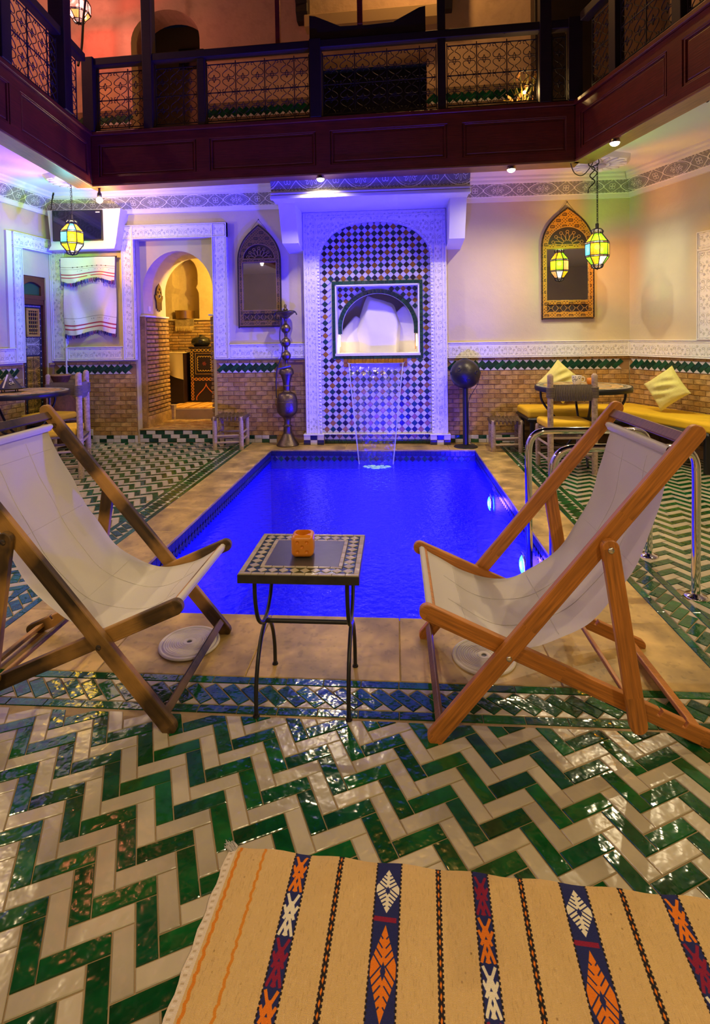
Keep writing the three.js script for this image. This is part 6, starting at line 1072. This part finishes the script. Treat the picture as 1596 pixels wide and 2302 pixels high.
// ---------------------------------------------------------------- arched doorway and the room behind it
{
  const p = struct('doorway_arch'); const zf = -7.125, zb = -7.84;
  const cx = -2.955, r = 0.492, ys = 2.07;
  const s = poly([[-3.75, 0], [-2.15, 0], [-2.15, 2.95], [-3.75, 2.95]]);
  s.holes.push(new THREE.Path([[cx + r * 0.985, 0.001], [cx + r * 0.985, 1.72], ...Array.from({ length: 29 }, (_, i) => { const t = lerp(-0.12, PI + 0.12, i / 28); return [cx + Math.cos(t) * r, ys + Math.sin(t) * r * (Math.sin(t) > 0.9 ? 1.08 : 1.0 + Math.max(0, Math.sin(t)) * 0.085)]; }), [cx - r * 0.985, 1.72], [cx - r * 0.985, 0.001]].map((q) => new THREE.Vector2(...q))));
  part('arch_wall', ext(s, zf - zb, 0, 24).translate(0, 0, zb), M.plaster, p);
  part('lintel_back', bext(-3.8, -2.1, 2.85, 3.2, zb, zf), M.plaster, p);
  // brick lining of the left jamb, with a step top; right jamb likewise
  const lay = (x, face) => { for (let k = 0; k < 23; k++) { const y = 0.365 + k * 0.0595, n = k % 2 ? 3 : 2, dz = (zf - zb - 0.0) / n; for (let i = 0; i < n; i++) { const z0 = zb + i * dz + ((k % 2) ? 0 : 0), g = rbox(0.05, 0.047, dz - 0.005, 0, 0, 0, 0.012, 2), m = part('jamb_brick', g, pick(BRICK), p); m.position.set(x + face * 0.018 + rr(-0.004, 0.006), y, z0 + dz / 2); m.rotation.set(rr(-0.01, 0.01), 0, rr(-0.02, 0.02)); } } };
  lay(cx - r * 0.985, 1); lay(cx + r * 0.985, -1);
  part('jamb_ledge', join([rext(cx - r - 0.03, cx - r + 0.06, 1.71, 1.735, zb, zf + 0.03, 0.006, 1), rext(cx + r - 0.06, cx + r + 0.03, 1.71, 1.735, zb, zf + 0.03, 0.006, 1)]), M.white, p);
  part('jamb_front', bext(-3.476, cx - r + 0.04, 0.18, 1.715, -7.13, -7.08), BRICK[1], p);
  part('jamb_foot', rext(cx - r - 0.02, cx - r + 0.05, 0.18, 0.335, zb - 0.05, zf + 0.02, 0.006, 1), BRICK[2], p);
  // first step: riser of green and white bricks, tread of small bricks
  part('step_core', bext(-3.476, -2.398, 0.0, 0.172, -7.95, -6.995), M.grout, p);
  const cols = (i, k) => ((i * 2 + k * 1.0 + (k === 2 ? 1 : 0)) % 5 < 2 ? pick(TEAL) : pick(Z.white));
  for (let k = 0; k < 3; k++) for (let i = -1; i < 9; i++) { const a = Math.max(-3.47, -3.47 + i * 0.128 + k * 0.045), b = Math.min(-2.4, -3.47 + (i + 1) * 0.128 + k * 0.045); if (b - a > 0.02) part('riser_tile', wallTile(rectPts(b - a - 0.004, 0.05), 0.014, 0.002, [rr(0, 2), rr(0, 2)]), (i + k) % 2 ? pick(TEAL) : pick(Z.white), p).position.set((a + b) / 2, 0.032 + k * 0.054, -6.982); }
  part('nosing', rext(-3.476, -2.398, 0.172, 0.184, -7.06, -6.975, 0.004, 1), SLAB[1], p);
  for (let k = 0; k < 14; k++) for (let i = 0; i < 9; i++) { const a = Math.max(-3.46, -3.52 + i * 0.135 + (k % 2) * 0.067), b = Math.min(-2.41, -3.52 + (i + 1) * 0.135 + (k % 2) * 0.067); if (b - a < 0.03) continue; const m = part('tread_tile', tileGeo(rectPts(b - a - 0.004, 0.054), 0.012, 0.002, [rr(0, 2), rr(0, 2)]), (i + k) % 3 === 0 ? BRICK[1] : SLAB[k % 3], p); m.position.set((a + b) / 2, 0.183, -7.09 - k * 0.058); }
  // second step and floor of the room
  part('second_step', bext(-3.75, -2.1, 0.0, 0.33, -10.2, -7.915), std({ color: lin(0.42, 0.30, 0.16), roughness: 0.85, map: T.mottle }), p);
  const post = part('step_post', rext(cx - r + 0.02, cx - r + 0.09, 0.18, 0.40, -7.95, -7.86, 0.006, 1), M.paleWood, p);
  // room shell: walls, ceiling
  const zz = -9.35, yel = std({ color: lin(0.58, 0.46, 0.20), roughness: 0.9, map: T.mottle, bumpMap: T.plaster, bumpScale: 0.005 });
  const rs = struct('wall_inner_room'), wsh = poly([[-6, 0.3], [-1.4, 0.3], [-1.4, 3.2], [-6, 3.2]]);
  // horseshoe niche in the back wall
  const nc = -3.735, keyhole = [[nc - 0.25, 1.76], [nc - 0.25, 2.22], [nc - 0.20, 2.32], [nc - 0.235, 2.38], ...Array.from({ length: 15 }, (_, i) => { const t = lerp(PI * 1.05, -PI * 0.05, i / 14); return [nc + Math.cos(t) * 0.235, 2.55 + Math.sin(t) * 0.30]; }), [nc + 0.235, 2.38], [nc + 0.20, 2.32], [nc + 0.25, 2.22], [nc + 0.25, 1.76]];
  wsh.holes.push(new THREE.Path(keyhole.map((q) => new THREE.Vector2(...q))));
  part('plaster', ext(wsh, 0.3).translate(0, 0, zz - 0.3), yel, rs);
  part('niche_back', bext(nc - 0.5, nc + 0.5, 1.7, 3.0, zz - 0.36, zz - 0.3), yel, rs);
  part('side_walls', join([bext(-5.7, -5.55, 0.3, 3.2, zz, -7.84), bext(-1.65, -1.5, 0.3, 3.2, zz, -7.84), bext(-5.7, -3.75, 0.0, 3.2, -7.9, -7.84), bext(-2.15, -1.5, 0.0, 3.2, -7.9, -7.84), bext(-5.8, -1.4, 3.15, 3.3, zz - 0.3, -7.84)]), yel, rs);
  part('room_floor', bext(-5.7, -1.5, 0.2, 0.328, zz - 0.3, -7.93), M.grout, rs);
  for (let k = 0; k < 27; k++) for (let i = 0; i < 9; i++) { const a = -4.6 + i * 0.24 + (k % 2) * 0.12; const m = part('wall_brick', wallTile(rectPts(0.232, 0.044), 0.03, 0.006, [rr(0, 2), rr(0, 2)]), pick(BRICK), rs); m.position.set(a, 0.36 + k * 0.051, zz + 0.022 + rr(-0.004, 0.004)); }
  part('brick_ledge', rext(-5.5, -1.7, 1.73, 1.755, zz - 0.02, zz + 0.05, 0.005, 1), yel, rs);
  bulbLight(-2.02, 2.72, -8.0, POWER.room, lin(1, 0.66, 0.2), 3);
  const pend = thing('room_lamp', 'small round bulb lighting the inner room, hidden beside the arch', 'lamp', [-2.02, 0, -8.0]); part('cord', tube([[0, 3.15, 0], [0, 2.8, 0]], 0.006, 3, 6), M.wire, pend); part('bulb', ball(0.05, 0, 2.72, 0, 18), GLOW_BULB, pend);
  // striped rug on the room floor
  const rt = canvasTex(512, 256, 0, 0, (g, w, h) => { g.fillStyle = '#e2a83a'; g.fillRect(0, 0, w, h); const c = ['#8a4a1c', '#f2cf74', '#c9752a', '#f4dca0', '#6b3a1a']; for (let i = 0; i < 26; i++) { g.save(); g.translate(i * 22 - 30, 0); g.transform(1, 0, -0.12, 1, 0, 0); g.fillStyle = c[i % 5]; g.fillRect(0, 0, i % 3 ? 6 : 11, h); g.restore(); } });
  const rug = new THREE.BoxGeometry(1.15, 0.012, 1.25, 10, 1, 10); rug.translate(-2.98, 0.338, -8.6); single('doorway_rug', rug, std({ map: rt, roughness: 0.95 }), 'yellow striped rug on the floor of the room behind the arched doorway', 'rug');
  // hamsa ornament on the left jamb
  const h = thing('hand_ornament', 'pierced silver hand-shaped ornament hung on the left side of the doorway arch', 'ornament', [cx - r + 0.012, 1.83, -7.59], PI / 2);
  const hand = new THREE.Shape(); hand.moveTo(-0.02, 0.36); hand.lineTo(0, 0.385); hand.lineTo(0.02, 0.36); hand.bezierCurveTo(0.075, 0.33, 0.085, 0.26, 0.082, 0.2); hand.lineTo(0.115, 0.21); hand.lineTo(0.12, 0.175); hand.lineTo(0.08, 0.12); hand.lineTo(0.072, 0.0); hand.lineTo(0.045, 0.0); hand.lineTo(0.04, 0.11); hand.lineTo(0.03, 0.11); hand.lineTo(0.027, -0.02); hand.lineTo(0.0, -0.022); hand.lineTo(-0.004, 0.11); hand.lineTo(-0.016, 0.11); hand.lineTo(-0.02, -0.015); hand.lineTo(-0.045, -0.01); hand.lineTo(-0.046, 0.11); hand.lineTo(-0.056, 0.11); hand.lineTo(-0.062, 0.01); hand.lineTo(-0.085, 0.015); hand.lineTo(-0.085, 0.12); hand.lineTo(-0.125, 0.175); hand.lineTo(-0.12, 0.21); hand.lineTo(-0.085, 0.2); hand.bezierCurveTo(-0.088, 0.26, -0.075, 0.33, -0.02, 0.36);
  const eye = new THREE.Path(); eye.absellipse(0, 0.2, 0.028, 0.035, 0, 2 * PI); hand.holes.push(eye); for (const q of [[-0.045, 0.255], [0.045, 0.255], [0, 0.30]]) { const k = new THREE.Path(); k.absellipse(q[0], q[1], 0.016, 0.02, 0, 2 * PI); hand.holes.push(k); }
  part('hand', ext(hand, 0.012, 0.003), M.bronze, h); part('eye_ring', new THREE.TorusGeometry(0.03, 0.006, 8, 20).translate(0, 0.2, 0.014), M.steel, h);
  single('light_switch', rbox(0.012, 0.075, 0.075, 0, 0, 0, 0.004), M.whitePlastic, 'small white light switch on the left side of the doorway arch', 'switch', [cx - r + 0.008, 1.83, -7.30]);
  // things in the room: covered table, painted cabinet, dark shiny pot, copper basin, fringed cloth
  const ct = thing('cloth_table', 'dark low table with a cream cloth hanging over its corner in the inner room', 'table', [-3.79, 0.346, -8.75]);
  part('table_body', rext(-0.5, 0.32, 0.0, 0.82, -0.4, 0.22, 0.012, 2), std({ color: lin(0.03, 0.01, 0.01), roughness: 0.5, map: T.wood }), ct);
  const clothS = new THREE.Shape(); clothS.moveTo(-0.45, 0); clothS.bezierCurveTo(-0.3, -0.22, -0.1, -0.36, 0.3, -0.44); clothS.lineTo(0.3, 0); clothS.closePath();
  const cg = new THREE.PlaneGeometry(0.78, 0.44, 40, 24), cp = cg.attributes.position; for (let i = 0; i < cp.count; i++) { const u = cp.getX(i) / 0.78 + 0.5, v = 0.5 - cp.getY(i) / 0.44, len = 0.44 * Math.pow(u, 0.6); cp.setXYZ(i, -0.46 + u * 0.78, -v * len, 0.012 + 0.022 * Math.sin(u * 17) * v + 0.012 * v); } cg.computeVertexNormals(); cg.translate(0, 0.826, 0.225);
  part('cloth', cg, M.cream, ct); part('cloth_top', rext(-0.47, 0.33, 0.82, 0.832, -0.38, 0.24, 0.004, 1), M.cream, ct);
  const ptex = canvasTex(512, 1024, 0, 0, (g, w, hh) => { g.fillStyle = '#1d0d12'; g.fillRect(0, 0, w, hh); g.strokeStyle = '#b9912f'; g.fillStyle = '#0f1a16'; g.lineWidth = 14; const sc2 = (x0, y0, n, dx, dy, r2) => { for (let i = 0; i < n; i++) { g.beginPath(); g.arc(x0 + i * dx, y0 + i * dy, r2, 0, 7); g.fill(); g.stroke(); } }; sc2(30, 30, 8, 66, 0, 26); sc2(30, 96, 8, 0, 62, 24); sc2(482, 96, 8, 0, 62, 24); g.lineWidth = 9; g.strokeRect(96, 90, 320, 400); g.strokeStyle = '#d5b03c'; for (let i = 0; i < 5; i++) { g.beginPath(); g.arc(160 + i * 48, 170, 24, PI, 2 * PI); g.stroke(); g.beginPath(); g.arc(160 + i * 48, 410, 24, 0, PI); g.stroke(); } for (let i = 0; i < 5; i++) { g.beginPath(); g.arc(150, 194 + i * 48, 24, PI / 2, 1.5 * PI); g.stroke(); g.beginPath(); g.arc(362, 194 + i * 48, 24, -PI / 2, PI / 2); g.stroke(); } g.fillStyle = '#7d2f22'; for (let i = 0; i < 6; i++) { g.beginPath(); g.ellipse(256 + Math.cos(i) * 22, 290 + Math.sin(i) * 22, 20, 11, i, 0, 7); g.fill(); } g.strokeStyle = '#d98a22'; g.fillStyle = '#27343a'; g.lineWidth = 13; sc2(40, 590, 8, 64, 0, 24); sc2(34, 660, 6, 0, 62, 22); g.strokeStyle = '#cf6a1c'; g.lineWidth = 16; g.beginPath(); g.moveTo(110, 1000); g.bezierCurveTo(60, 900, 250, 820, 280, 690); g.bezierCurveTo(310, 820, 500, 900, 450, 1000); g.stroke(); });
  const cab = thing('painted_cabinet', 'small dark cabinet painted with gold and orange arches in the inner room', 'cabinet', [-3.19, 0.346, -8.66]);
  part('body', rext(-0.22, 0.3, 0.0, 0.90, -0.45, 0.0, 0.008, 1), M.darkWood, cab); const fg = new THREE.BoxGeometry(0.48, 0.88, 0.012); fg.translate(0.03, 0.45, 0.006); part('painted_door', fg, std({ map: ptex, roughness: 0.5 }), cab); part('top_board', rext(-0.235, 0.315, 0.895, 0.92, -0.46, 0.02, 0.005, 1), M.darkWood, cab);
  single('dark_pot', lathe([[0, 0], [0.11, 0], [0.15, 0.04], [0.165, 0.09], [0.14, 0.14], [0.07, 0.17], [0.03, 0.18], [0.028, 0.2], [0.0, 0.205]], 32), std({ color: lin(0.05, 0.055, 0.06), roughness: 0.12, metalness: 0.8 }), 'dark shiny rounded pot on top of the painted cabinet', 'pot', [-3.30, 1.2665, -8.9]);
  const bs = thing('copper_basin', 'hammered copper basin standing in the keyhole niche of the inner room', 'basin', [-3.77, 1.76, -9.40]); part('bowl', lathe([[0, 0], [0.15, 0], [0.155, 0.01], [0.17, 0.14], [0.18, 0.145], [0.176, 0.15], [0.162, 0.14], [0.145, 0.02], [0, 0.015]], 40), M.brass, bs);
  const cl = thing('fringed_cloth', 'small woven cloth with a long fringe hanging below the keyhole niche', 'cloth', [-3.74, 1.745, -9.29]); part('panel', rext(-0.17, 0.17, -0.12, 0.012, -0.01, 0.005, 0.004, 1), std({ color: lin(0.45, 0.33, 0.12), roughness: 0.95, map: T.brick }), cl); const fr = []; for (let i = 0; i < 40; i++) { const x = lerp(-0.165, 0.165, i / 39); fr.push(tube([[x, -0.11, 0], [x + rr(-0.006, 0.006), -0.15, 0.008], [x + rr(-0.012, 0.012), -rr(0.18, 0.21), 0.004]], 0.004, 6, 4)); } part('fringe', join(fr), std({ color: lin(0.55, 0.40, 0.12), roughness: 0.95 }), cl).userData.kind = 'stuff';
}

// ---------------------------------------------------------------- plant in the upper gallery and its lamp
{
  const pl = thing('potted_plant', 'potted plant with golden-lit leaves behind the railing of the upper gallery, right side', 'plant', [1.50, DECK, -6.30]);
  part('pot', lathe([[0, 0], [0.1, 0], [0.14, 0.2], [0.15, 0.22], [0.135, 0.22], [0, 0.18]], 24), M.terracotta, pl);
  const leaf = new THREE.Shape(); leaf.moveTo(0, 0); leaf.quadraticCurveTo(0.035, 0.06, 0, 0.15); leaf.quadraticCurveTo(-0.035, 0.06, 0, 0); const lg = ext(leaf, 0.002, 0, 5);
  const lm = [lin(0.5, 0.34, 0.05), lin(0.3, 0.24, 0.05), lin(0.6, 0.3, 0.1)].map((c) => std({ color: c, roughness: 0.7 }));
  for (let i = 0; i < 46; i++) { const m = part('leaf', lg, pick(lm), pl), a = rr(0, 6.28), q = rr(0.0, 0.16); m.position.set(Math.cos(a) * q, rr(0.2, 0.52), Math.sin(a) * q); m.rotation.set(rr(-0.9, 0.9), a, rr(-1.1, 1.1)); m.scale.setScalar(rr(0.6, 1.0)); }
  const st = []; for (let i = 0; i < 9; i++) { const a = i * 0.7; st.push(tube([[0, 0.18, 0], [Math.cos(a) * 0.06, 0.32, Math.sin(a) * 0.06], [Math.cos(a) * 0.13, 0.5, Math.sin(a) * 0.13]], 0.005, 8, 5)); } part('stems', join(st), std({ color: lin(0.12, 0.12, 0.03), roughness: 0.8 }), pl);
  // ceiling lamps of the upper gallery, above the top edge of the photo
  for (const [x, z, c, k] of [[0.4, -6.35, lin(1, 0.55, 0.16), 1], [-5.0, -5.2, lin(1, 0.45, 0.36), 0.7]]) { const l = thing('gallery_lamp', x > 0 ? 'round ceiling lamp of the upper gallery above the crest board' : 'round ceiling lamp of the upper left gallery', 'lamp', [x, 6.52, z]); part('shade', lathe([[0, 0.08], [0.1, 0.08], [0.11, 0.05], [0.1, 0.045], [0, 0.05]], 24), M.brass, l); part('bulb', ball(0.04, 0, 0.0, 0, 16), GLOW_BULB, l); bulbLight(x, 6.52, z, POWER.gallery * k, c, 2); }
  const gl = thing('fairy_light', 'small warm lamp standing among the leaves of the upper plant', 'lamp', [1.47, DECK + 0.3, -6.14]); part('bulb', ball(0.018, 0, 0, 0, 12), GLOW_BULB, gl); bulbLight(1.47, DECK + 0.3, -6.14, 0.35, lin(1, 0.6, 0.2), 1);
}
scene.traverse((o) => { if (o.isMesh) { o.castShadow = true; o.receiveShadow = true; } });
renderer.render(scene, camera);
